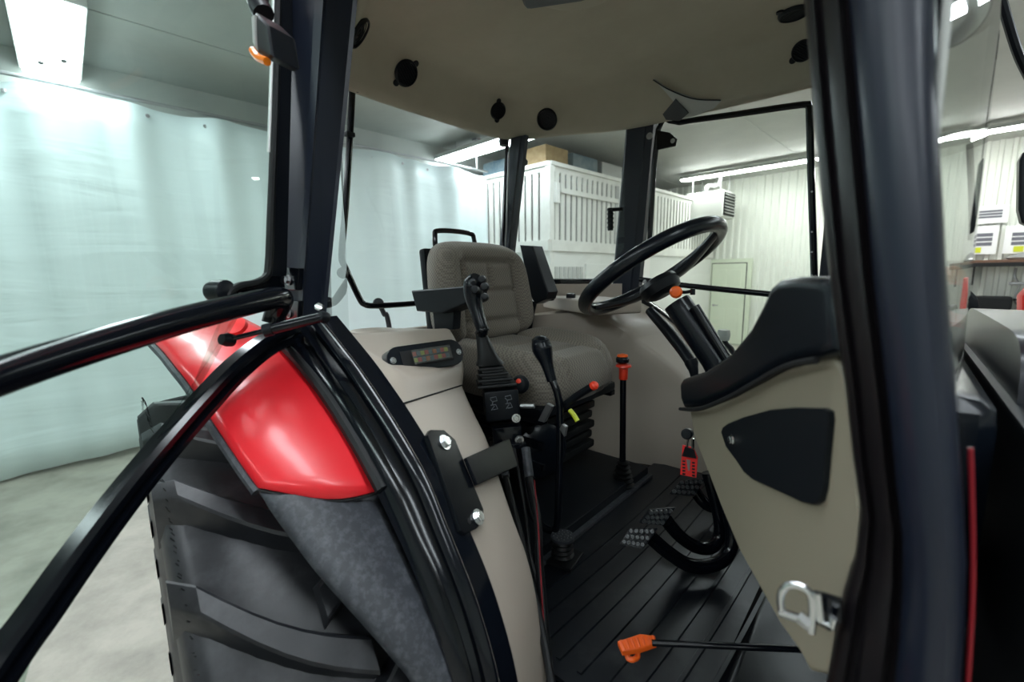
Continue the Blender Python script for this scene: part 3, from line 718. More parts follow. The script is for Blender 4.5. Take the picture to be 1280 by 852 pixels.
# box below the boot
def orient_box(c, u, v, w_, su, sv, sw, bev=.006): 
    M = Matrix((( *[0]*3,),)*3) if False else Matrix(((u.x, v.x, w_.x, c.x), (u.y, v.y, w_.y, c.y), (u.z, v.z, w_.z, c.z), (0, 0, 0, 1)))
    b = bmesh.new(); bmesh.ops.create_cube(b, size=1); bmesh.ops.scale(b, vec=(su, sv, sw), verts=b.verts)
    bmesh.ops.bevel(b, geom=b.edges[:], offset=bev, segments=2, profile=.6, affect='EDGES'); return b, M
ax_ = (yy(628, 500)-yy(632, 552)).normalized(); jb = V((.75, -.66, 0)); jb = (jb-ax_*jb.dot(ax_)).normalized(); jc = ax_.cross(jb)
c1 = yy(627, 505)+jb*(-.02)
q = MB(); b_, M_ = orient_box(c1, jb, jc, ax_, .075, .085, .075, .008); q.add(b_, M_)
bx_ = q.build('housing', 'plastic', jy, 'black housing with moulded symbols')
c0 = yy(634, 545)+jb*(-.02)
q = MB(); b_, M_ = orient_box(c0, jb, jc, ax_, .062, .072, .052, .004); q.add(b_, M_); b_, M_ = orient_box(c0-ax_*.022, jb, jc, ax_, .082, .088, .014, .003); q.add(b_, M_)
q.build('valve_block', 'metal', jy)
b2 = c1+jb*.038
for px, py in ((645, 522), (649, 549)): bolt(hitp(px, py, b2, jb)+jb*.002, jb, .0075, jy)
MB().tube([hitp(652, 508, b2, jb)-jb*.01, hitp(664, 506, b2, jb)+V((.01, 0, 0))], .0065, 8, 0).build('pin', 'dullsteel', jy)
# moulded symbols on the housing
cc = c1+jb*.0378+ax_*.010
def glyph(pts, cx):
    P = [cc+jc*(cx+x)+ax_*y for x, y in pts]; MB().tube(P, .0012, 5, 0).build('symbol', 'glyph', bx_)
for cx in (-.020, .016):
    glyph([(-.008, .012), (.006, .014), (.008, .004), (-.004, .003), (-.008, .009)], cx)
    glyph([(-.002, .003), (-.004, -.004)], cx); glyph([(-.008, -.006), (.004, -.005), (.008, -.016), (-.003, -.017)], cx); glyph([(.001, -.008), (-.007, -.018)], cx)
# bellows boot: stacked square-ish plates narrowing upward
q = MB(); base = yy(621, 482)+jb*(-.015); up_ = (yy(604, 425)-yy(621, 482)).normalized()
for i in range(4):
    s_ = .100-.012*i
    b_, M_ = orient_box(base+up_*(.006+.0135*i), jb, jc, up_, s_, s_*.95, .0075, .003); q.add(b_, M_)
    b_, M_ = orient_box(base+up_*(.012+.0135*i), jb, jc, up_, s_*.72, s_*.7, .008, .002); q.add(b_, M_)
n0 = base+up_*.055
prof = []
for i in range(9):
    t = i/8; s_ = lerp(.034, .0135, t**.6); c = n0+up_*(.085*t)
    prof.append([c+(jb*cos(a)+jc*sin(a))*s_*(1+.18*(1-t)*abs(sin(2*a))) for a in [2*pi*k/20 for k in range(20)]])
q.grid(prof, closed_u=True, cap=True)
q.build('bellows_boot', 'rubber', jy)
g0 = n0+up_*.08
G = [g0, yy(603, 412), yy(597, 392), yy(592, 372), yy(592, 356), yy(597, 347)]
MB().tube(G, [.0135, .015, .0165, .019, .0245, .026, .016], 16, 6).build('grip', 'softblack', jy, 'curved glossy grip')
for (px, py, r_) in ((606, 358, .0105), (594, 362, .011), (606, 371, .0095), (603, 349, .0095)):
    MB().lathe(yy(px, py, .765), (.55, -.8, .15), [(r_, -.008), (r_, .004), (r_*.8, .009), (0, .010)], 14).build('button', 'plastic', jy)
MB().lathe(yy(604, 415), up_, [(.0175, 0), (.0185, .004), (.0175, .008)], 16).build('collar', 'metal', jy)

# hoses
hs = [([(626, 562, .74), (633, 600, .70), (648, 660, .65), (665, 730, .61), (680, 800, .56), (692, 870, .52)], .0075, 'thick black hose nearest the console, running from joystick to floor'),
      ([(657, 560, .76), (662, 600, .73), (672, 650, .68), (674, 700, .64), (680, 770, .60), (688, 860, .55)], .0085, 'thick black hose on the gear lever side of the bundle'),
      ([(642, 560, .76), (650, 600, .73), (658, 650, .70), (664, 700, .66), (676, 745, .62), (684, 800, .58), (690, 865, .54)], .004, 'thin black cable running down between the thick hoses')]
for i, (pp, r_, lab) in enumerate(hs):
    t = thing('control_hose', lab, 'hose', at(*pp[-1][:2], 'y', pp[-1][2]))
    P = [at(x, y, 'y', yv) for x, y, yv in pp]
    MB().tube(P, r_, 10).build('sheath', 'rubber', t)
    if i < 2: MB().tube([P[0], lerp(P[0], P[1], .9)], r_*1.25, 10, 0).build('ferrule', 'greyplas', t)
t = MB().tube([at(x, y, 'y', yv) for x, y, yv in ((668, 600, .73), (673, 660, .665), (676, 720, .62), (680, 780, .585), (690, 865, .53))], .0013, 8)
tag(t.build('red_wire', 'darkred'), 'thin red wire running down along the black hoses', 'wire')

# ---------------------------------------------------------------- gear lever and floor levers
gl = thing('gear_lever', 'black bent gear lever with a pear shaped knob in front of the seat', 'gear lever', (-.62, .87, 1.15))
gy = .88
def gg(px, py): return at(px, py, 'y', gy)
MB().tube([gg(690, 474), gg(697, 492), gg(700, 520), gg(699, 600), gg(697, 650), gg(694, 661), gg(686, 662), gg(676, 655), gg(664, 640), gg(656, 600), gg(652, 560)], .0095, 12, 5).build('shaft', 'metal', gl)
MB().tube([gg(675, 424), gg(678, 436), gg(683, 452), gg(690, 476)], [.012, .0245, .026, .0225, .017, .0135, .0125], 18, 6).lathe(gg(676, 426), (-.1, 0, 1), [(.024, -.01), (.022, .004), (.012, .012), (0, .014)], 18).build('knob', 'softblack', gl)
fb = thing('floor_boot', 'small round rubber plunger boot with studded top on the floor mat', 'floor boot', at(703, 695, 'z', 1.15))
cfb = at(703, 698, 'z', 1.152)
MB().box(cfb+V((0, 0, .005)), (.085, .085, .010), R(10), .004).build('base_plate', 'rubber', fb)
prof = []
for i in range(4): prof += [(.027-.001*i, .010+.012*i), (.030-.001*i, .014+.012*i), (.023, .020+.012*i)]
MB().lathe(cfb, (0, 0, 1), prof, 20).build('bellows', 'rubber', fb)
hd = MB().lathe(cfb+V((0, 0, .055)), (0, 0, 1), [(.026, 0), (.030, .003), (.030, .010), (0, .012)], 24).build('head', 'greyplas', fb)
st = MB()
for i in range(26):
    a = i*2.4; r_ = .0052*math.sqrt(i); st.lathe(cfb+V((r_*cos(a), r_*sin(a), .066)), (0, 0, 1), [(.0016, 0), (.0012, .002)], 6)
st.build('studs', 'dullsteel', hd)

rl2 = thing('red_collar_lever', 'upright black lever with red collar and orange topped knob by the left console', 'lever', (-.66, 1.33, 1.15))
ry = 1.32
def rr_(px, py): return at(px, py, 'y', ry)
MB().tube([rr_(779, 470), rr_(778, 610)], .0105, 12, 0).build('rod', 'metal', rl2)
MB().lathe(rr_(779, 474), (0, 0, 1), [(.0125, 0), (.0145, .004), (.0145, .038), (.026, .044), (.024, .050), (.012, .052)], 18).build('collar', 'redplas', rl2)
MB().lathe(rr_(778, 452), (0, 0, 1), [(.012, -.006), (.021, .0), (.022, .010), (.016, .02)], 18).build('knob', 'softblack', rl2)
MB().lathe(rr_(778, 452)+V((0, 0, .018)), (0, 0, 1), [(.018, 0), (.017, .006), (0, .010)], 18).build('knob_cap', 'orange', rl2)
prof = []
for i in range(7): prof += [(.040-.0035*i, .0+.015*i), (.043-.0035*i, .005+.015*i), (.031-.003*i, .010+.015*i)]
MB().lathe(V((rr_(778, 610).x, ry, 1.152)), (0, 0, 1), prof, 20).build('bellows_boot', 'rubber', rl2)

# ---------------------------------------------------------------- seat
seat = thing('driver_seat', 'brown checked fabric driver seat with black armrests', 'driver seat', (-.95, YC, 1.25))
def cushion_grid(fn, nu=26, nv=26):
    top, bot = [], []
    for i in range(nu+1):
        ra, rb = [], []
        for j in range(nv+1):
            u, v = i/nu*2-1, j/nv*2-1
            a, b = fn(u, v); ra.append(a); rb.append(b)
        top.append(ra); bot.append(rb)
    q = MB(); q.grid(top); q.grid(bot)
    edge = lambda G: G[0]+[r[-1] for r in G[1:]]+G[-1][-2::-1]+[r[0] for r in G[-2:0:-1]]
    q.grid([edge(top), edge(bot)], closed_u=True)
    bmesh.ops.remove_doubles(q.bm, verts=q.bm.verts, dist=.0005); return q
def sq(u, v, p=3.2):    # square to rounded square
    m = max(abs(u), abs(v)); 
    if m < 1e-6: return 0, 0
    n = (abs(u)**p+abs(v)**p)**(1/p); return u*m/n, v*m/n
def groove(x, c, w_=.05): return math.exp(-((x-c)/w_)**2)
def backfn(u, v):       # u: across (y), v: up
    su, sv = sq(u, v, 4.5)
    m = max(abs(u), abs(v)); edge = max(0, (m-.78)/.22)
    wid = .232 - (.030*(sv+1)/2)
    y = YC + su*wid
    zz = 1.822 + sv*.172
    lean = -.030*(sv+1)
    bol = .055*max(0, abs(su)-.55)/.45*(1 if abs(su) > .55 else 0)
    d = .085 + bol*.6 - .060*edge**2.2
    ins = 1 if abs(su) < .62 else 0
    g = .026*(groove(abs(su), .60, .045)*(sv > -.98)*(sv < .62))
    if abs(su) < .6: g = max(g, .022*groove(sv, .60, .05), .022*groove(sv, .02, .05), .020*groove(sv, -.58, .06), .014*groove(su, 0, .05)*(sv > .0)*(sv < .6))
    d -= g
    x = -1.122+lean
    return V((x+d, y, zz)), V((x-.005+.012*edge, y, zz))
cushion_grid(backfn, 44, 44).build('backrest', 'fabric', seat, sharp=180)
def cushfn(u, v):       # u: along x (front +), v: across y
    su, sv = sq(u, v, 4.0)
    m = max(abs(u), abs(v)); edge = max(0, (m-.80)/.20)
    x = -.885+su*.215; y = YC+sv*(.235 - .012*(su > 0)*su)
    side = max(0, (abs(sv)-.5)/.5)
    h = 1.600 + .055*(1-edge**2.4) + .045*side*(1-edge**2)*(1-.55*max(0, su)) - .012*max(0, su)**2 + .012*(su < 0)*(-su)
    h -= .012*groove(abs(sv), .5, .045) + (.012*groove(su, .45, .05)+.008*groove(su, -.2, .05))*(abs(sv) < .5)
    lowz = 1.545 - .018*(1-edge) + .012*edge
    return V((x, y, h)), V((x*1.0-.0, YC+(y-YC)*.93, lowz-.03*(1 if su < .9 else .6)))
cushion_grid(cushfn, 44, 44).build('seat_cushion', 'fabric', seat, sharp=180)
MB().box((-.90, YC, 1.505), (.40, .42, .035), None, .012).build('seat_pan', 'plastic', seat)
q = MB().prism([(-1.125, .905, 1.60), (-1.125, 1.335, 1.60), (-1.185, 1.32, 1.97), (-1.185, .922, 1.97)], V((-1, 0, -.2)), .03, .01)
q.build('back_shell', 'plastic', seat)
MB().tube([(-1.235, 1.02, 1.90), (-1.245, 1.02, 2.01), (-1.25, 1.045, 2.035), (-1.25, 1.185, 2.035), (-1.245, 1.21, 2.01), (-1.235, 1.21, 1.90)], .009, 10).build('grab_hoop', 'metal', seat)
# right armrest (near), left armrest folded up
aa = [at(513, 363, 'y', .83), at(520, 389, 'y', .83), at(553, 392, 'y', .83), at(586, 378, 'y', .83), at(586, 357, 'y', .83)]
MB().prism(aa, (0, 1, 0), .075, .009, 3).build('armrest', 'plastic', seat, 'lowered armrest')
MB().prism([at(540, 384, 'y', .86), at(568, 380, 'y', .86), at(566, 412, 'y', .86), at(543, 412, 'y', .86)], (0, 1, 0), .03, .004).build('armrest_bracket', 'plastic', seat)
aa = [at(649, 306, 'y', 1.37), at(665, 307, 'y', 1.37), at(685, 365, 'y', 1.37), at(682, 374, 'y', 1.37), at(668, 380, 'y', 1.37), at(662, 368, 'y', 1.37)]
MB().prism(aa, (0, 1, 0), .07, .009, 3).build('armrest', 'plastic', seat, 'armrest folded upright')
MB().tube([at(668, 376, 'y', 1.38), at(664, 395, 'y', 1.38), at(660, 420, 'y', 1.38)], .012, 8).build('armrest_bracket', 'plastic', seat)
# suspension base with bellows, rails and small controls
q = MB()
for i in range(5): q.box((-.93, YC, 1.30+i*.035), (.34-.012*(i % 2), .36-.012*(i % 2), .026), None, .008)
q.build('suspension_bellows', 'rubber', seat)
for yv in (.93, 1.31): MB().box((-.90, yv, 1.485), (.40, .03, .018), None, .003).build('slide_rail', 'metal', seat)
MB().box((-.86, .915, 1.42), (.34, .012, .022), None, .002).box((-.86, .915, 1.36), (.34, .012, .018), None, .002).build('scissor_bar', 'metal', seat)
def sy(px, py, y=.90): return at(px, py, 'y', y)
MB().tube([sy(706, 506), sy(722, 494), sy(742, 482)], .0095, 10).build('tilt_handle', 'plastic', seat)
MB().lathe(sy(742, 482), (sy(742, 482)-sy(722, 494)), [(.0105, -.004), (.011, .004), (.007, .010), (0, .011)], 12).build('tilt_handle_tip', 'redplas', seat)
MB().lathe(sy(652, 480, .85), (.3, -.9, .2), [(.022, 0), (.024, .01), (.018, .022), (0, .024)], 16).build('adjuster_knob', 'plastic', seat)
MB().lathe(sy(650, 476, .84), (.3, -.9, .4), [(.010, 0), (.008, .01), (0, .012)], 10).build('knob_mark', 'redplas', seat)
MB().prism([sy(672, 526, .87), sy(680, 528, .87), sy(690, 508, .87), sy(683, 504, .87)], (0, 1, 0), .012, .002).build('slide_lever', 'dullsteel', seat, 'dull steel flat lever')
MB().prism([sy(699, 536, .87), sy(705, 546, .87), sy(707, 534, .87), sy(702, 530, .87)], (0, 1, 0), .012, .002).build('slide_lever', 'dullsteel', seat)
yl = MB().tube([sy(712, 512, .90), sy(717, 518, .90), sy(722, 526, .90)], .006, 6).build('warning_label', 'yellow', seat, 'small yellow label')
MB().lathe((-.76, .99, 1.37), (1, -.5, 0), [(.075, -.03), (.082, -.01), (.082, .01), (.06, .025), (0, .03)], 28).build('suspension_drum', 'softblack', seat, 'round black suspension drum')
pf = thing('seat_platform', 'low black box step under the driver seat', 'platform', (-.86, 1.12, 1.15))
MB().box((-.905, 1.10, 1.170), (.54, .74, .04), None, .008).build('top_box', 'matte', pf)
MB().box((-.628, 1.10, 1.157), (.018, .74, .012), None, .002).build('edge_lip', 'greyplas', pf)
MB().box((-.90, .765, 1.196), (.34, .022, .010), None, .002).build('side_rail', 'dullsteel', pf)

# ---------------------------------------------------------------- steering
sw = thing('steering_wheel', 'black three spoke steering wheel with a small orange knob on its hub', 'steering wheel', (-.46, YC, 1.83))
ST = R(34); sc = V((-.500, YC, 1.886)); su_ = V((cos(ST), 0, sin(ST))); sn = V((-sin(ST), 0, cos(ST))); sv_ = V((0, 1, 0)); SR = .189
MB().tube([sc+(su_*cos(a)+sv_*sin(a))*SR for a in [2*pi*k/48 for k in range(48)]], .0185, 14, 0, closed=True).build('rim', 'softblack', sw)
hub = sc-sn*.045
MB().lathe(hub, sn, [(.030, -.03), (.048, -.022), (.055, .0), (.046, .014), (.030, .018), (0, .019)], 28).build('hub', 'plastic', sw)
for ang in (24, 188, 105):
    a = R(ang); d = su_*cos(a)+sv_*sin(a); e = sn.cross(d).normalized()
    P = [hub+d*.03, hub+d*.09+sn*.008, sc+d*(SR-.004)]
    rows = []
    for i, p in enumerate(spline(P, 5)):
        wv = .030-.010*i/10; rows.append([p-e*wv-sn*.004, p-e*wv*.6+sn*.006, p+e*wv*.6+sn*.006, p+e*wv-sn*.004, p+e*wv*.6-sn*.008, p-e*wv*.6-sn*.008])
    MB().grid(rows, closed_u=True, cap=True).build('spoke', 'plastic', sw)
kp = at(845, 365, 'y', 1.05)
MB().lathe(kp, (kp-CAM)*-1, [(.009, -.02), (.0105, -.006), (.0145, .0), (.0145, .006), (.010, .012), (0, .014)], 20).build('knob', 'orange', sw, 'small round orange knob')
MB().tube([kp+V((.0, .02, 0)), at(858, 365, 'y', 1.07), at(866, 363, 'y', 1.07)], .004, 8).lathe(at(866, 364, 'y', 1.07), (0, 0, 1), [(.006, -.008), (.006, .006)], 8).build('switch_stalk', 'plastic', sw)
scol = thing('steering_column', 'slanting black steering column below the wheel', 'steering column', (-.3, YC, 1.5))
def yc(px, py, y=YC): return at(px, py, 'y', y)
MB().tube([yc(846, 378), yc(895, 450), yc(930, 520)], .034, 18, 0).build('tube', 'softblack', scol)
MB().tube([yc(868, 383, 1.10), yc(908, 448, 1.10)], .012, 12, 0).build('gas_strut', 'metal', scol)
MB().lathe(yc(905, 418, 2.05), (0, 0, 1), [(0, 0)], 3) if False else None
MB().tube([yc(812, 388, 1.3), yc(840, 420, 1.25), yc(863, 452, 1.2), yc(868, 470, 1.2)], [.014, .017, .015, .010], 12).build('column_lever', 'plastic', scol)
MB().lathe(yc(863, 448, 1.2), (.3, 0, -1), [(.016, 0), (.018, .012), (.013, .03)], 14).build('lever_joint', 'plastic', scol)

# ---------------------------------------------------------------- dashboard side
dash = thing('dashboard_side', 'olive beige dashboard side panel with black upper cowl', 'dashboard', (-.15, .68, 1.2))
DA, DB = V((-.035, .50, 0)), V((-.305, .87, 0)); dn = (DB-DA).cross(V((0, 0, 1))).normalized()
if dn.dot(ray(950, 500)) < 0: dn = -dn          # dn points away from the viewer
def dd(px, py, off=0): return hitp(px, py, DA, dn)-dn*off
beige = [(859, 505), (862, 512), (866, 535), (870, 552), (885, 590), (900, 630), (925, 690), (950, 735), (975, 780), (1000, 815), (1012, 838), (1075, 852), (1080, 740), (1075, 660), (1068, 560), (1055, 470), (1040, 440), (1010, 446), (985, 456), (955, 474), (920, 490), (890, 500)]
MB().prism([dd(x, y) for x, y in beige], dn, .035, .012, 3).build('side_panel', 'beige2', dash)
cap = [(858, 478), (862, 472), (890, 463), (925, 440), (950, 410), (966, 380), (976, 358), (988, 348), (1010, 345), (1040, 345), (1060, 348), (1066, 440), (1040, 448), (1010, 453), (985, 462), (955, 478), (920, 496), (885, 509), (863, 510), (859, 500)]
MB().prism([dd(x, y, .014) for x, y in cap], dn, .06, .014, 4).build('upper_cowl', 'softblack', dash, 'black curved cowl')
plate = [(906, 540), (908, 534), (915, 529), (935, 521), (968, 512), (1000, 509), (1036, 510), (1043, 514), (1044, 524), (1036, 610), (1032, 626), (1024, 631), (1010, 628), (975, 612), (946, 599), (935, 590), (925, 575), (912, 558)]
MB().prism([dd(x, y, .006) for x, y in plate], dn, .008, .0015).build('cover_plate', 'matte', dash, 'matte black cover plate')
bolt(dd(922, 550, .007), -dn, .0055, dash, 'cover_bolt')
MB().tube([dd(858, 511, .012), dd(885, 511, .014), dd(920, 498, .014), dd(955, 480, .014), dd(985, 464, .014), (dd(1010, 455, .014)), dd(1040, 450, .014)], .0035, 6).build('cowl_seam', 'dark', dash)
# main dashboard block in front (mostly behind the side panel)
MB().box((-.02, 1.12, 1.60), (.22, .95, .30), None, .04, 3).build('dash_block', 'softblack', dash)
# key with red tag
key = thing('key_tag', 'red plastic tag and key hanging from the dashboard edge', 'key tag', at(862, 570, 'y', .98))
def ky(px, py, y=.97): return at(px, py, 'y', y)
MB().lathe(ky(860, 541), (.2, -1, .2), [(.012, 0), (.012, .02), (.009, .024), (0, .025)], 14).build('key_head', 'plastic', key)
MB().tube([ky(861, 546), ky(859, 556), ky(861, 566)], .0025, 6).tube([ky(866, 548), ky(866, 560)], .0035, 6, 0).build('key_ring', 'chrome', key)
tg = MB().prism([ky(853, 556), ky(866, 559), ky(872, 572), ky(870, 597), ky(850, 593)], (0, 1, 0), .004, .001).build('tag', 'redtag', key, 'red tag with dark lettering')
MB().prism([ky(856, 558, .965), ky(867, 562, .965), ky(870, 573, .965), ky(852, 570, .965)], (0, 1, 0), .004, .001).build('key_fob', 'plastic', key)
for k in range(5):
    MB().prism([ky(853, 575+k*4, .969), ky(856.5, 575.5+k*4, .969), ky(856.5, 577.5+k*4, .969), ky(853, 577+k*4, .969)], (0, 1, 0), .0015).build('lettering', 'dark', tg)
    MB().prism([ky(865, 577+k*4, .969), ky(868.5, 577.5+k*4, .969), ky(868.5, 579.5+k*4, .969), ky(865, 579+k*4, .969)], (0, 1, 0), .0015).build('lettering', 'dark', tg)
MB().prism([ky(858, 574, .969), ky(863, 575, .969), ky(862, 588, .969), ky(860, 588, .969)], (0, 1, 0), .0015).build('tag_slot', 'dullsteel', tg)

# ---------------------------------------------------------------- pedals
def pedal(quad, z, armpts, label, yb):
    P = [at(x, y, 'z', z+dz) for (x, y), dz in zip(quad, (-.012, .022, .022, -.012))]
    n = (P[1]-P[0]).cross(P[3]-P[0]).normalized()
    if n.z < 0: n = -n
    t = thing('pedal', label, 'pedal', P[0], 'foot pedals')
    pad = MB().prism(P, -n, .014, .003).build('pad', 'plastic', t)
    st = []
    for i in range(5):
        for j in range(3):
            c = lerp(lerp(P[0], P[3], (i+.7)/5.4), lerp(P[1], P[2], (i+.7)/5.4), (j+.6)/3.2)
            MB().lathe(c, n, [(.0060, 0), (.0045, .005), (.0025, .005)], 8).build('stud', 'studgrey', pad)
    A = [at(x, y, 'y', yv) for x, y, yv in armpts]
    rows = []
    for p in spline(A, 5): rows.append(p)
    MB().tube(A, .0165, 12, 6).build('arm', 'metal', t)
    return t
pedal([(774, 680), (787, 659), (823, 659), (804, 686)], 1.29, [(812, 670, .93), (835, 690, .96), (862, 706, 1.0), (890, 706, 1.04), (910, 692, 1.08), (915, 665, 1.10), (905, 620, 1.1), (885, 560, 1.1)], 'studded black pedal nearest the gear lever', 0)
pedal([(799, 654), (812, 637), (845, 634), (829, 657)], 1.29, [(833, 650, 1.02), (848, 668, 1.05), (868, 682, 1.09), (888, 684, 1.12), (900, 668, 1.15), (898, 640, 1.15), (885, 590, 1.15)], 'studded black pedal in the middle of the three', 0)
pedal([(836, 617), (851, 600), (882, 598), (868, 620)], 1.27, [(868, 612, 1.28), (880, 628, 1.28), (895, 634, 1.3), (920, 625, 1.3)], 'studded black pedal below the red key tag', 0)
# orange lever
ol = thing('orange_handle_lever', 'orange ribbed grip on a black rod lying above the floor mat', 'lever', at(800, 800, 'z', 1.2))
r0, r1 = at(815, 803, 'z', 1.215), at(1000, 811, 'z', 1.245)
MB().tube([r0, r1], .0055, 12, 0).build('rod', 'metal', ol)
gp = [at(772, 800, 'z', 1.22), at(800, 791, 'z', 1.225), at(819, 793, 'z', 1.225), at(821, 803, 'z', 1.215), at(800, 810, 'z', 1.212), at(778, 813, 'z', 1.21)]
gr = MB().prism(gp, (0, 0, -1), .012, .004, 3).build('grip', 'orange', ol)
for k in range(7):
    f = (k+.5)/7; a = lerp(gp[0], gp[2], f); b_ = lerp(gp[5], gp[3], f)
    MB().tube([a, b_], .0022, 6, 0).build('grip_rib', 'orange', gr)
MB().tube([at(784, 812, 'z', 1.20), at(785, 822, 'z', 1.19), at(791, 824, 'z', 1.19), at(797, 820, 'z', 1.19), at(796, 811, 'z', 1.20)], .005, 8).build('grip_tab', 'orange', ol)
# chrome door striker
sk = thing('door_striker', 'chrome U shaped door striker bolted at the front pillar', 'door striker', at(1000, 765, 'y', .44))
def ks(px, py, y=.44): return at(px, py, 'y', y)
MB().tube([ks(978, 768), ks(976, 745), ks(984, 732), ks(1000, 732), ks(1013, 742), ks(1016, 765), ks(1014, 790)], .0034, 10).build('loop', 'chrome', sk)
MB().tube([ks(974, 764), ks(1008, 776)], .0042, 10, 0).lathe(ks(1006, 775), (1, -.2, -.3), [(.0062, -.005), (.0062, .005)], 6).build('striker_pin', 'chrome', sk)
MB().prism([ks(1020, 742, .45), ks(1052, 752, .45), ks(1052, 778, .45), ks(1038, 790, .45), ks(1020, 780, .45)], (0, 1, 0), .008, .002).build('mounting_plate', 'metal', sk)
MB().tube([ks(1022, 740), ks(1026, 775), ks(1040, 783), ks(1042, 772)], .0035, 8, 0).build('catch_edge', 'chrome', sk)


# ---------------------------------------------------------------- fender
fd = thing('rear_fender', 'red rear fender with dark grey edge trim over the tyre', 'fender', (-.9, .3, 1.4))
def solve_arc(px, py):
    best = None
    for k in range(0, 241):
        y = .17+.30*k/240; p = at(px, py, 'y', y)
        if p.z > arcL2[0][1] or p.z < arcL2[-1][1]: continue
        for (x0, z0), (x1, z1) in zip(arcL2, arcL2[1:]):
            if z1 <= p.z <= z0:
                d = abs(p.x-(x0+(x1-x0)*(z0-p.z)/(z0-z1)))
                if best is None or d < best[0]: best = (d, p)
                break
    return best[1]
arcL2 = [(-1.75, 1.76), (-1.28, 1.7585), (-1.16, 1.745)]+arcL
o_px = [(205, 436), (222, 457), (240, 480), (270, 528), (300, 573), (325, 608)]
i_px = [(340, 417), (358, 436), (377, 458), (410, 499), (447, 556), (475, 612)]
oP = resample3(spline([solve_arc(*p) for p in o_px], 8), 36)
iP = resample3(spline([at(*p, 'y', .398) for p in i_px], 8), 36)
# carry the skin on behind the hinge
back = [(V((-1.40, .20, 1.775)), V((-1.40, .398, 1.79))), (V((-1.28, .205, 1.765)), V((-1.25, .398, 1.775)))]
rows = []
for i, (o_, n0_) in enumerate(back+list(zip(oP, iP))):
    t = i/37; r = []
    for k in range(13):
        s_ = k/12; n_ = V((.45+.35*t, 0, .85-.35*t)).normalized()
        r.append(lerp(n0_, o_, s_)+n_*(.010*sin(pi*s_)-.008*max(0, (s_-.75)/.25)**2) - (V((-.010, 0, .018))*sin(pi*s_) if i == 37 else V((0, 0, 0))))
    rows.append(r)
MB().grid(rows).build('fender_skin', 'red', fd, solid=.006, sharp=60)
edge = [r[-1] for r in rows]
MB().tube([e+V((0, -.004, -.006)) for e in edge], .0075, 8, 0).build('edge_trim', 'greyplas', fd, 'ribbed dark grey edge trim')
MB().tube([rows[-1][k]+V((.001, -.001, -.003)) for k in range(13)], .0025, 6, 0).build('lower_seam', 'dark', fd)
low0 = rows[-1]
o_px = [(325, 612), (345, 642), (370, 676), (400, 715), (450, 770), (490, 815), (520, 852), (550, 905)]
i_px = [(470, 620), (486, 652), (505, 692), (526, 737), (547, 782), (562, 822), (573, 852), (588, 905)]
oP = resample3(spline([solve_arc(*p) for p in o_px], 8), 34); iP = resample3(spline([at(*p, 'y', .398) for p in i_px], 8), 34)
rows = []
for i, (o_, n0_) in enumerate(zip(oP, iP)):
    t = i/33; r = []
    for k in range(13):
        s_ = k/12; n_ = V((.8, 0, .5)).normalized()
        q_ = lerp(n0_, o_, s_)+n_*(.010*sin(pi*s_)*(1-.6*t)+.002-.010*max(0, (s_-.8)/.2)**2)
        if i == 0: q_ = low0[k]+V((0, 0, -.006))-n_*.002
        r.append(q_)
    rows.append(r)
MB().grid(rows).build('lower_mudguard', 'greyplas', fd, 'spotted dark grey lower mudguard', solid=.008, sharp=60)
# small oval reflector on the fender behind the strut
MB().lathe(at(298, 409, 'y', .33), (.4, -.6, .6), [(.022, 0), (.02, .008), (0, .012)], 18).build('marker_lens', 'redtag', fd)
# ---------------------------------------------------------------- tyre
TC = V((-1.2, .372, .80)); TR = .80
TOE = R(-7)
ty = thing('rear_wheel', 'large rear tractor wheel, its tyre with deep chevron lugs, under the red fender', 'wheel', (TC.x, TC.y, 0))
ty.rotation_euler = (0, 0, TOE)
def tyw(o):
    o.parent = ty; o.matrix_parent_inverse = Matrix.Identity(4); o.location = TC-V((TC.x, TC.y, 0)); return o
q = MB()
cp = [(.40, .10), (.50, .16), (.60, .195), (.68, .205), (.725, .195), (.745, .17), (.757, .10), (.760, 0), (.757, -.10), (.745, -.17), (.725, -.195), (.68, -.205), (.60, -.195), (.50, -.16), (.40, -.10), (.36, 0)]
NT = 96
q.grid([[V((r_*sin(2*pi*k/NT), -y_, r_*cos(2*pi*k/NT))) for r_, y_ in cp] for k in range(NT)], closed_u=True, closed_v=True)
o = q.build('tyre', 'tyre', None, sharp=50); tyw(o)
def lugmesh(sg):
    q = MB(); rows = []
    for i in range(9):
        t = i/8; y = lerp(-.205, .025, t)*1.0; ang = -R(16)*t - R(2)*sin(pi*t)
        if i == 0: y = -.208
        top = TR-.006*(1-t)-(.03 if i == 0 else 0); bot = .735 if i > 0 else .66
        th_b, th_t = .074, .046+.010*t
        def pt(r_, off):
            a = pi/2-(pi/2+ang) # 0 at the top for off=0
            a = -ang + off/r_
            return V((r_*sin(a), y*1.0, r_*cos(a)))
        rows.append([pt(bot, -th_b/2), pt(top-.004, -th_t/2), pt(top, -th_t/2+.006), pt(top, th_t/2-.006), pt(top-.004, th_t/2), pt(bot, th_b/2)])
    q.grid(rows, closed_u=True, cap=True)
    if sg < 0:
        for v in q.bm.verts: v.co.y = -v.co.y
        bmesh.ops.reverse_faces(q.bm, faces=q.bm.faces[:])
    return q
protos = []
for sg in (1, -1):
    o = lugmesh(sg).build('tread_lug', 'tyre', None, sharp=30); tyw(o); protos.append(o)
for sg, o in zip((1, -1), protos):
    for k in range(24):
        ang = R(15*k + 6 + (7.5 if sg < 0 else 0))
        c = o if k == 0 else o.copy()
        if k: COL.objects.link(c)
        c.rotation_euler = (0, ang, 0)
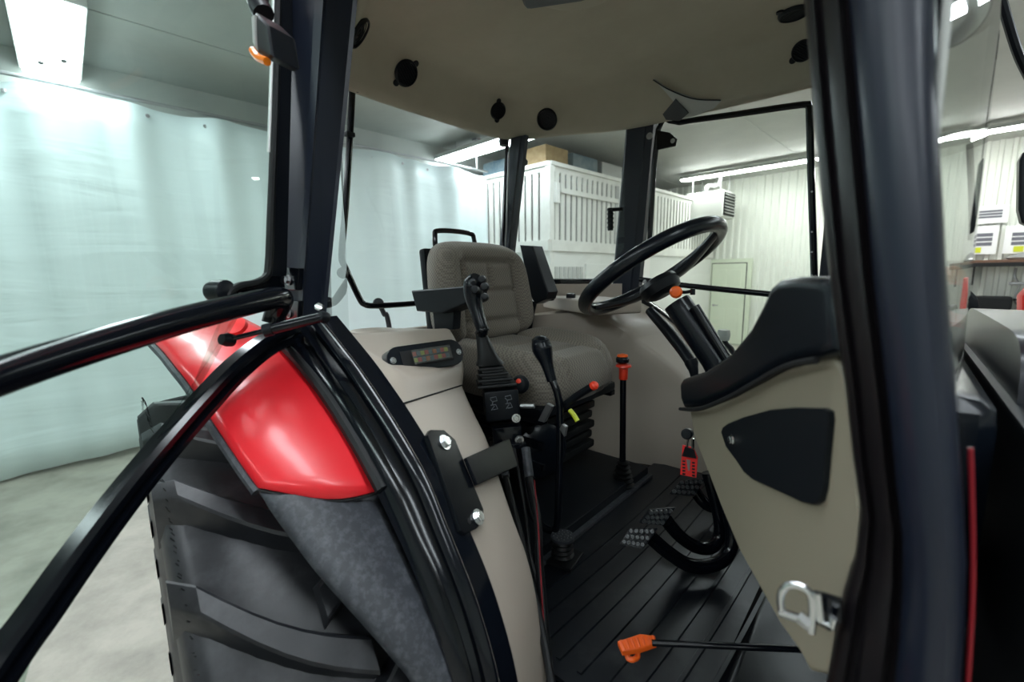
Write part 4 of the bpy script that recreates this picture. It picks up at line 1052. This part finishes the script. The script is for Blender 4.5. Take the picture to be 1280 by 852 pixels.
# rubber hairs along the shoulder, rim
q = MB()
for k in range(220):
    a = R(20)+k*R(140)/220*1.0; a = R(-60)+k*R(180)/220; r_ = .798 if k % 2 else .765; L_ = random.uniform(.006, .014)
    p = V((r_*sin(a), -.19, r_*cos(a))); d = V((sin(a), -.35, cos(a))).normalized()
    q.tube([p, p+d*L_], .0007, 4, 0)
o = q.build('rubber_hairs', 'rubber', None); tyw(o); o['kind'] = 'stuff'
q = MB().lathe((0, 0, 0), (0, 1, 0), [(.42, -.12), (.43, -.10), (.40, -.06), (.38, .0), (.40, .06), (.43, .10), (.42, .12), (.1, .06), (0, .06)], 40)
o = q.build('wheel_rim', 'dullsteel', None); tyw(o)

# ---------------------------------------------------------------- open right door (rear hinged, swung out)
H = V((-.955, .385, 0)); e0 = V((.43, -.90, 0)).normalized(); dnrm = e0.cross(V((0, 0, 1))).normalized()
def dp(px, py, off=0): return hitp(px, py, H, dnrm)-dnrm*off*(1 if dnrm.dot(ray(200, 400)) > 0 else -1)
dr = thing('open_door', 'open glass cab door swung out on the left, with tubular handle bar', 'cab door', (H.x, H.y, 1.5))
cur = [(392, 409), (345, 425), (300, 458), (255, 505), (200, 568), (150, 630), (100, 697), (50, 768), (0, 838)]
C3 = [dp(x, y) for x, y in cur]
last = C3[-1]; dirn = (C3[-1]-C3[-2]).normalized()
C3 += [last+dirn*.12+V((0, 0, -.02)), V((H.x+e0.x*.60, H.y+e0.y*.60, last.z-.30)), V((H.x+e0.x*.62, H.y+e0.y*.62, last.z-.42)), V((H.x+e0.x*.88, H.y+e0.y*.88, last.z-.42))]
sp = spline(C3, 6)
rows = []
nn = dnrm if dnrm.dot(ray(200, 400)) < 0 else -dnrm      # towards viewer
for i, p in enumerate(sp):
    t_ = (sp[min(i+1, len(sp)-1)]-sp[max(i-1, 0)]).normalized(); s_ = nn.cross(t_).normalized()
    if s_.z < 0: s_ = -s_
    rows.append([p+s_*a+nn*b for a, b in ((-.021, -.012), (-.024, .004), (-.017, .014), (-.009, .015), (-.005, .006), (.001, .006), (.005, .016), (.014, .017), (.020, .010), (.022, -.012))])
MB().grid(rows, closed_u=True, cap=True).build('lower_frame', 'metal', dr, sharp=30)
# glass above the curve
eU = [dp(338, 346), dp(335, 338), dp(343, 150), dp(352, 0)]
top_z = 2.42
eT = ext(eU[2], eU[3], top_z)
gl_ = [p for p in sp[10:]]
fe = V((H.x+e0.x*.88, H.y+e0.y*.88, 0))
outline_g = [eT, dp(344, 150), dp(336, 330), dp(322, 352), dp(290, 362)]+[p for p in sp[20:]]+[V((fe.x, fe.y, top_z-.1)), V((fe.x, fe.y, top_z))*1]
q = MB()
vs = [q.bm.verts.new(p) for p in outline_g]; q.bm.faces.new(vs); bmesh.ops.triangulate(q.bm, faces=q.bm.faces[:])
q.build('glass_pane', 'doorglass', dr)
MB().prism([dp(342, -20)+nn*.003, dp(352, -20)+nn*.003, dp(339, 190)+nn*.003, dp(335, 190)+nn*.003], -nn, .006).build('glass_edge_glint', 'paper', dr, 'pale strip painted as the bright reflection on the glass edge')  # reflection along the glass edge, painted as a pale strip
# hinge side frame and hinge arm
fr = [dp(346, -60), dp(344, 60), dp(341, 160), dp(337, 260), dp(334, 330), dp(330, 346), dp(316, 354), dp(296, 358), dp(284, 366), dp(283, 376)]
fr = [ext(dp(344, 60), dp(346, -60), 2.42)] + fr[1:]
fw_ = dp(352, 0)
MB().tube([p+nn*.004 for p in fr], .0075, 10).build('hinge_side_frame', 'rubber', dr)
MB().prism([dp(352, -60)+nn*.002, dp(368, -60)+nn*.002, dp(358, 345)+nn*.002, dp(337, 345)+nn*.002], -nn, .014, .003).build('frame_stile', 'plastic', dr, 'black stile with ribbed seal')
MB().prism([dp(334, 343), dp(355, 340), dp(358, 372), dp(340, 385), dp(286, 386), dp(283, 370), dp(300, 357), dp(322, 352)], -nn, .012, .003).build('hinge_plate', 'metal', dr)
MB().lathe(dp(281, 364, .0), nn, [(.017, -.03), (.020, -.02), (.020, .004), (.014, .008), (0, .009)], 18).build('rubber_stop', 'plastic', dr, 'round rubber stop')
bolt(dp(300, 372)+nn*.002, nn, .007, dr, m='dullsteel')
# tubular handle bar
tb = [dp(-260, 545)+nn*.05, dp(-100, 488)+nn*.05, dp(0, 455)+nn*.05, dp(100, 426)+nn*.048, dp(200, 399)+nn*.046, dp(280, 380)+nn*.044, dp(322, 372)+nn*.04, dp(338, 374)+nn*.028, dp(342, 390)+nn*.006, dp(341, 404)]
MB().tube(tb, .0205, 20, 6).build('handle_bar', 'metal', dr, 'thick black tubular handle bar')
# gas strut
gs = thing('gas_strut', 'slim black gas strut between the open door and the pillar', 'gas strut', dp(300, 418))
s0, s1 = dp(272, 424)+nn*.02, at(403, 396, 'y', .37)
sm = lerp(s0, s1, .42)
MB().tube([s0, sm], .0045, 10, 0).build('rod', 'metal', gs); MB().tube([sm, s1], .0095, 14, 0).build('cylinder', 'metal', gs)
MB().lathe(s0, (.3, -.8, .2), [(.011, -.01), (.012, .0), (.009, .01), (0, .011)], 14).build('end_joint', 'plastic', gs); MB().lathe(sm, s1-sm, [(.0115, -.006), (.0115, .008)], 14).build('cylinder_cap', 'plastic', gs)
MB().lathe(s1, (.3, -.8, .2), [(.010, -.01), (.011, .0), (.008, .008), (0, .009)], 14).build('end_joint', 'plastic', gs)
MB().lathe(at(401, 385, 'y', .39), (.5, -.6, .3), [(.008, 0), (.008, .01), (0, .012)], 6).build('ball_stud', 'chrome', gs)
# hinges on the pillar
for py in (350, 391):
    hg = MB().prism([at(351, py-17, 'y', .396), at(373, py-15, 'y', .396), at(371, py+13, 'y', .396), at(350, py+12, 'y', .396)], (0, 1, 0), .012, .003).build('door_hinge', 'metal', cab)
    bolt(at(361, py, 'y', .395), (0, -1, .1), .0075, hg, m='dullsteel')

# ---------------------------------------------------------------- closed left door
ldz = thing('closed_door', 'closed left cab door with slim black frame and big glass pane', 'cab door', (-.5, 1.8, 1.3))
def lf(px, py, z=None):
    t = min(1, max(0, (345-py)/190)); return at(px, py, 'y', 1.815-.045*t)
FR = [lf(808, 420), lf(812, 300), lf(823, 160), lf(850, 153), lf(1003, 131), lf(1011, 134), lf(1012, 142), lf(1014, 220), lf(1018, 345), at(1020, 470, 'y', 1.82)]
MB().tube([FR[1], FR[2]+V((0, 0, -.005)), FR[3], lerp(FR[3], FR[4], .5), FR[4], FR[5], FR[6], FR[7], FR[8], FR[9]], .011, 8, 3).build('frame', 'metal', ldz)
gp_ = [at(806, 470, 'y', 1.82), lf(814, 300), lf(824, 162), lf(1008, 134), lf(1017, 345), at(1020, 500, 'y', 1.82)]
q = MB(); vs = [q.bm.verts.new(p) for p in gp_]; q.bm.faces.new(vs); bmesh.ops.triangulate(q.bm, faces=q.bm.faces[:]); q.build('glass_pane', 'glass', ldz)
MB().tube([at(800, 349, 'y', 1.79), at(860, 357, 'y', 1.79), at(968, 368, 'y', 1.79)], .011, 12).build('handle_bar', 'metal', ldz)
MB().prism([at(822, 163, 'y', 1.755), at(838, 166, 'y', 1.755), at(847, 174, 'y', 1.755), at(845, 183, 'y', 1.755), at(822, 188, 'y', 1.755)], (0, -1, 0), .008, .002).build('hinge_bracket', 'metal', ldz)
bolt(at(841, 176, 'y', 1.745), (0, -1, 0), .006, ldz, 'hinge_bolt', 'dullsteel'); bolt(at(812, 170, 'y', 1.735), (0, -1, 0), .009, ldz, 'hinge_bolt', 'dullsteel')
bolt(at(806, 352, 'y', 1.77), (0, -1, 0), .006, ldz, 'hinge_bolt', 'dullsteel')
for py in (240, 290, 315): MB().lathe(lf(1015.5, py)+V((0, -.011, 0)), (0, -1, 0), [(.003, 0), (.003, .002)], 8).build('rivet', 'dullsteel', ldz)

# ---------------------------------------------------------------- rear window with tubular frame
rw = thing('rear_window', 'rear cab window with thin black tubular frame and knob', 'rear window', (-1.36, YC, 1.75))
def xr(px, py, x=-1.37): return at(px, py, 'x', x)
MB().tube([xr(441, 100), xr(438, 160), xr(432, 260), xr(427, 318), xr(432, 335), xr(449, 372), xr(456, 380), xr(470, 382), xr(520, 379), xr(600, 372)], .0105, 10, 3).build('frame_tube', 'metal', rw)
MB().tube([xr(634, 182), xr(628, 310), xr(622, 350)], .0085, 10, 0).build('frame_tube', 'metal', rw)
q = MB(); vs = [q.bm.verts.new(p) for p in (xr(441, 100), xr(432, 260), xr(427, 318), xr(452, 378), xr(600, 372), xr(622, 350), xr(634, 182))]; q.bm.faces.new(vs); q.build('glass_pane', 'glass', rw)
MB().lathe(xr(428, 341, -1.36), (1, -.4, 0), [(.016, 0), (.018, .008), (.012, .018), (0, .02)], 16).build('knob', 'plastic', rw)
MB().lathe(xr(655, 203, -1.33), (1, -.4, 0), [(.014, 0), (.016, .008), (.010, .018), (0, .02)], 16).build('knob', 'plastic', rw)
for px, py in ((442, 112), (437, 168)): MB().box(xr(px, py, -1.36), (.02, .03, .015), None, .004).build('hinge_tab', 'plastic', rw)
MB().lathe(xr(630, 176, -1.36), (0, 0, 1), [(.02, -.02), (.024, 0), (.02, .02)], 12).build('latch', 'plastic', rw)
MB().tube([at(636, 190, 'y', 1.50), at(634, 250, 'y', 1.51), at(632, 308, 'y', 1.53)], .004, 8, 0).build('lift_strut', 'dullsteel', rw, 'slim bright lift strut')
# levers outside
MB().box((-1.47, .95, 1.14), (.24, .08, .06), None, .01).box((-1.2, YC, .80), (.36, 1.15, .36), None, .05).build('rear_axle_housing', 'matte', cab)
ol1 = thing('linkage_lever', 'grey lever with forked head behind the rear window', 'lever', at(480, 404, 'x', -1.55))
MB().tube([at(487, 412, 'x', -1.55)+V((0, .05, -.55)), at(487, 412, 'x', -1.55), at(480, 392, 'x', -1.55), at(474, 380, 'x', -1.55)], .010, 10).build('stem', 'greyplas', ol1)
MB().lathe(at(473, 379, 'x', -1.55), (1, -.4, .2), [(.020, -.008), (.022, 0), (.020, .008)], 14).build('head', 'greyplas', ol1)
ol2 = thing('outside_mirror_arm', 'small grey mirror arm outside the closed left door', 'mirror arm', at(905, 425, 'y', 1.95))
MB().tube([at(905, 412, 'y', 1.95), at(904, 425, 'y', 1.95)], [.022, .026, .022], 14).build('head', 'lightgrey', ol2)
MB().tube([at(904, 425, 'y', 1.95), at(912, 434, 'y', 1.93), at(930, 440, 'y', 1.9), V((-.19, 1.83, 1.72))], .012, 10).build('arm', 'plastic', ol2)
# indicator lamp at the upper left
il = thing('indicator_lamp', 'black lamp with pale front and amber underside hanging behind the open door glass', 'lamp', at(325, 40, 'y', .1))
def iw(px, py, y=.30): return at(px, py, 'y', y)
MB().prism([iw(315, 18), iw(318, 14), iw(334, 30), iw(340, 70), iw(334, 74), iw(318, 62), iw(315, 45)], (-.3, 1, 0), .05, .008, 3).build('shell', 'plastic', il)
MB().prism([iw(313.5, 20, .296), iw(317.5, 17, .296), iw(318, 45, .296), iw(319, 62, .296), iw(315, 52, .296)], (-.3, 1, 0), .045, .004).build('front_lens', 'lightgrey', il)
MB().tube([iw(316, 63, .30), iw(323, 72, .30), iw(334, 77, .30)], .006, 8).build('amber_edge', 'amber', il)
MB().tube([iw(330, 18, .33), iw(322, -2, .33), iw(335, -30, .36)], .016, 12).build('arm', 'plastic', il)

# ---------------------------------------------------------------- hood, mirror, red reflection shape
hd_ = thing('engine_hood', 'black tractor hood with a rounded top in front of the cab', 'hood', (.8, YC, 1.1))
rows = []
for i in range(14):
    t = i/13; x = .115+1.5*t; hw = .335-.05*t; zt = 1.800-.10*t*t
    r = []
    for k in range(25):
        a = pi*k/24; cx = cos(a); sx = sin(a)
        y = YC - hw*math.copysign(abs(cx)**.22, cx); z = 1.60 + (zt-1.60)*abs(sx)**.30
        r.append(V((x, y, z)))
    r = [V((x, YC-hw, 1.0))]+r+[V((x, YC+hw, 1.0))]
    rows.append(r)
MB().grid(rows, closed_u=True, cap=True).build('shell', 'hood', hd_, sharp=50)
MB().tube([rows[1][k]+V((0, 0, .001)) for k in range(0, 27)], .010, 8, 0).build('cowl_gasket', 'rubber', hd_)
MB().box((.6, YC, .85), (1.4, .5, .5), None, .05).build('engine_frame', 'matte', hd_)
MB().box((.32, .64, 1.0), (.40, .26, .40), None, .06, 3).build('side_tank', 'hood', hd_, 'dark side tank beside the hood')
mr = thing('side_mirror', 'black rounded side mirror at the right edge of the picture', 'mirror', at(1280, 235, 'y', 1.95))
m0 = [(1274, 200), (1279, 190), (1300, 186), (1330, 190), (1332, 270), (1325, 284), (1290, 284), (1277, 278), (1273, 262)]
MB().prism([at(x, y, 'y', 1.95) for x, y in m0], (0, 1, 0), .05, .01, 3).build('shell', 'plastic', mr)
MB().tube([at(1300, 186, 'y', 1.97), at(1296, 120, 'y', 1.9), at(1270, 60, 'y', 1.8), at(1235, -60, 'y', 1.7)], .01, 8).build('arm', 'plastic', mr)
rh = thing('red_reflection_shape', 'solid red shape with dark disc standing for a reflection at the windscreen edge', 'reflection shape', at(1195, 420, 'y', 1.5))
pr_ = [(1178, 362), (1190, 352), (1204, 350), (1212, 358), (1213, 400), (1210, 428), (1196, 436), (1180, 440)]
MB().prism([at(x, y, 'y', 1.9) for x, y in pr_], (0, 1, 0), .08, .015, 3).build('shell', 'redtag', rh)  # solid red stand-in for a reflection in the windscreen
MB().lathe(at(1198, 374, 'y', 1.90), (-.1, -1, 0), [(.035, -.005), (.035, .006), (.028, .012), (0, .014)], 20, (1, 1.5)).build('lamp', 'matte', rh)  # dark oval of the same reflection, modelled as a disc
MB().lathe(at(1189, 344, 'y', 1.93), (0, 0, 1), [(.03, -.02), (.035, 0), (.02, .025), (0, .03)], 16).build('orange_ball', 'amber', rh)
MB().prism([at(x, y, 'y', 1.92) for x, y in ((1180, 440), (1212, 428), (1213, 560), (1185, 560))], (0, 1, 0), .3, .02).box((at(1198, 500, 'y', 2.05).x, 2.07, .70), (.10, .10, 1.40), None, .01).build('lower_body', 'lightgrey', rh)
rp = tag(MB().prism([at(x, y, 'y', 2.4) for x, y in ((1276, 370), (1300, 345), (1340, 345), (1340, 424), (1276, 422))], (0, 1, 0), .1, .02).build('red_machine_part', 'redtag'), 'red machine corner at the right edge below the mirror', 'machine part')
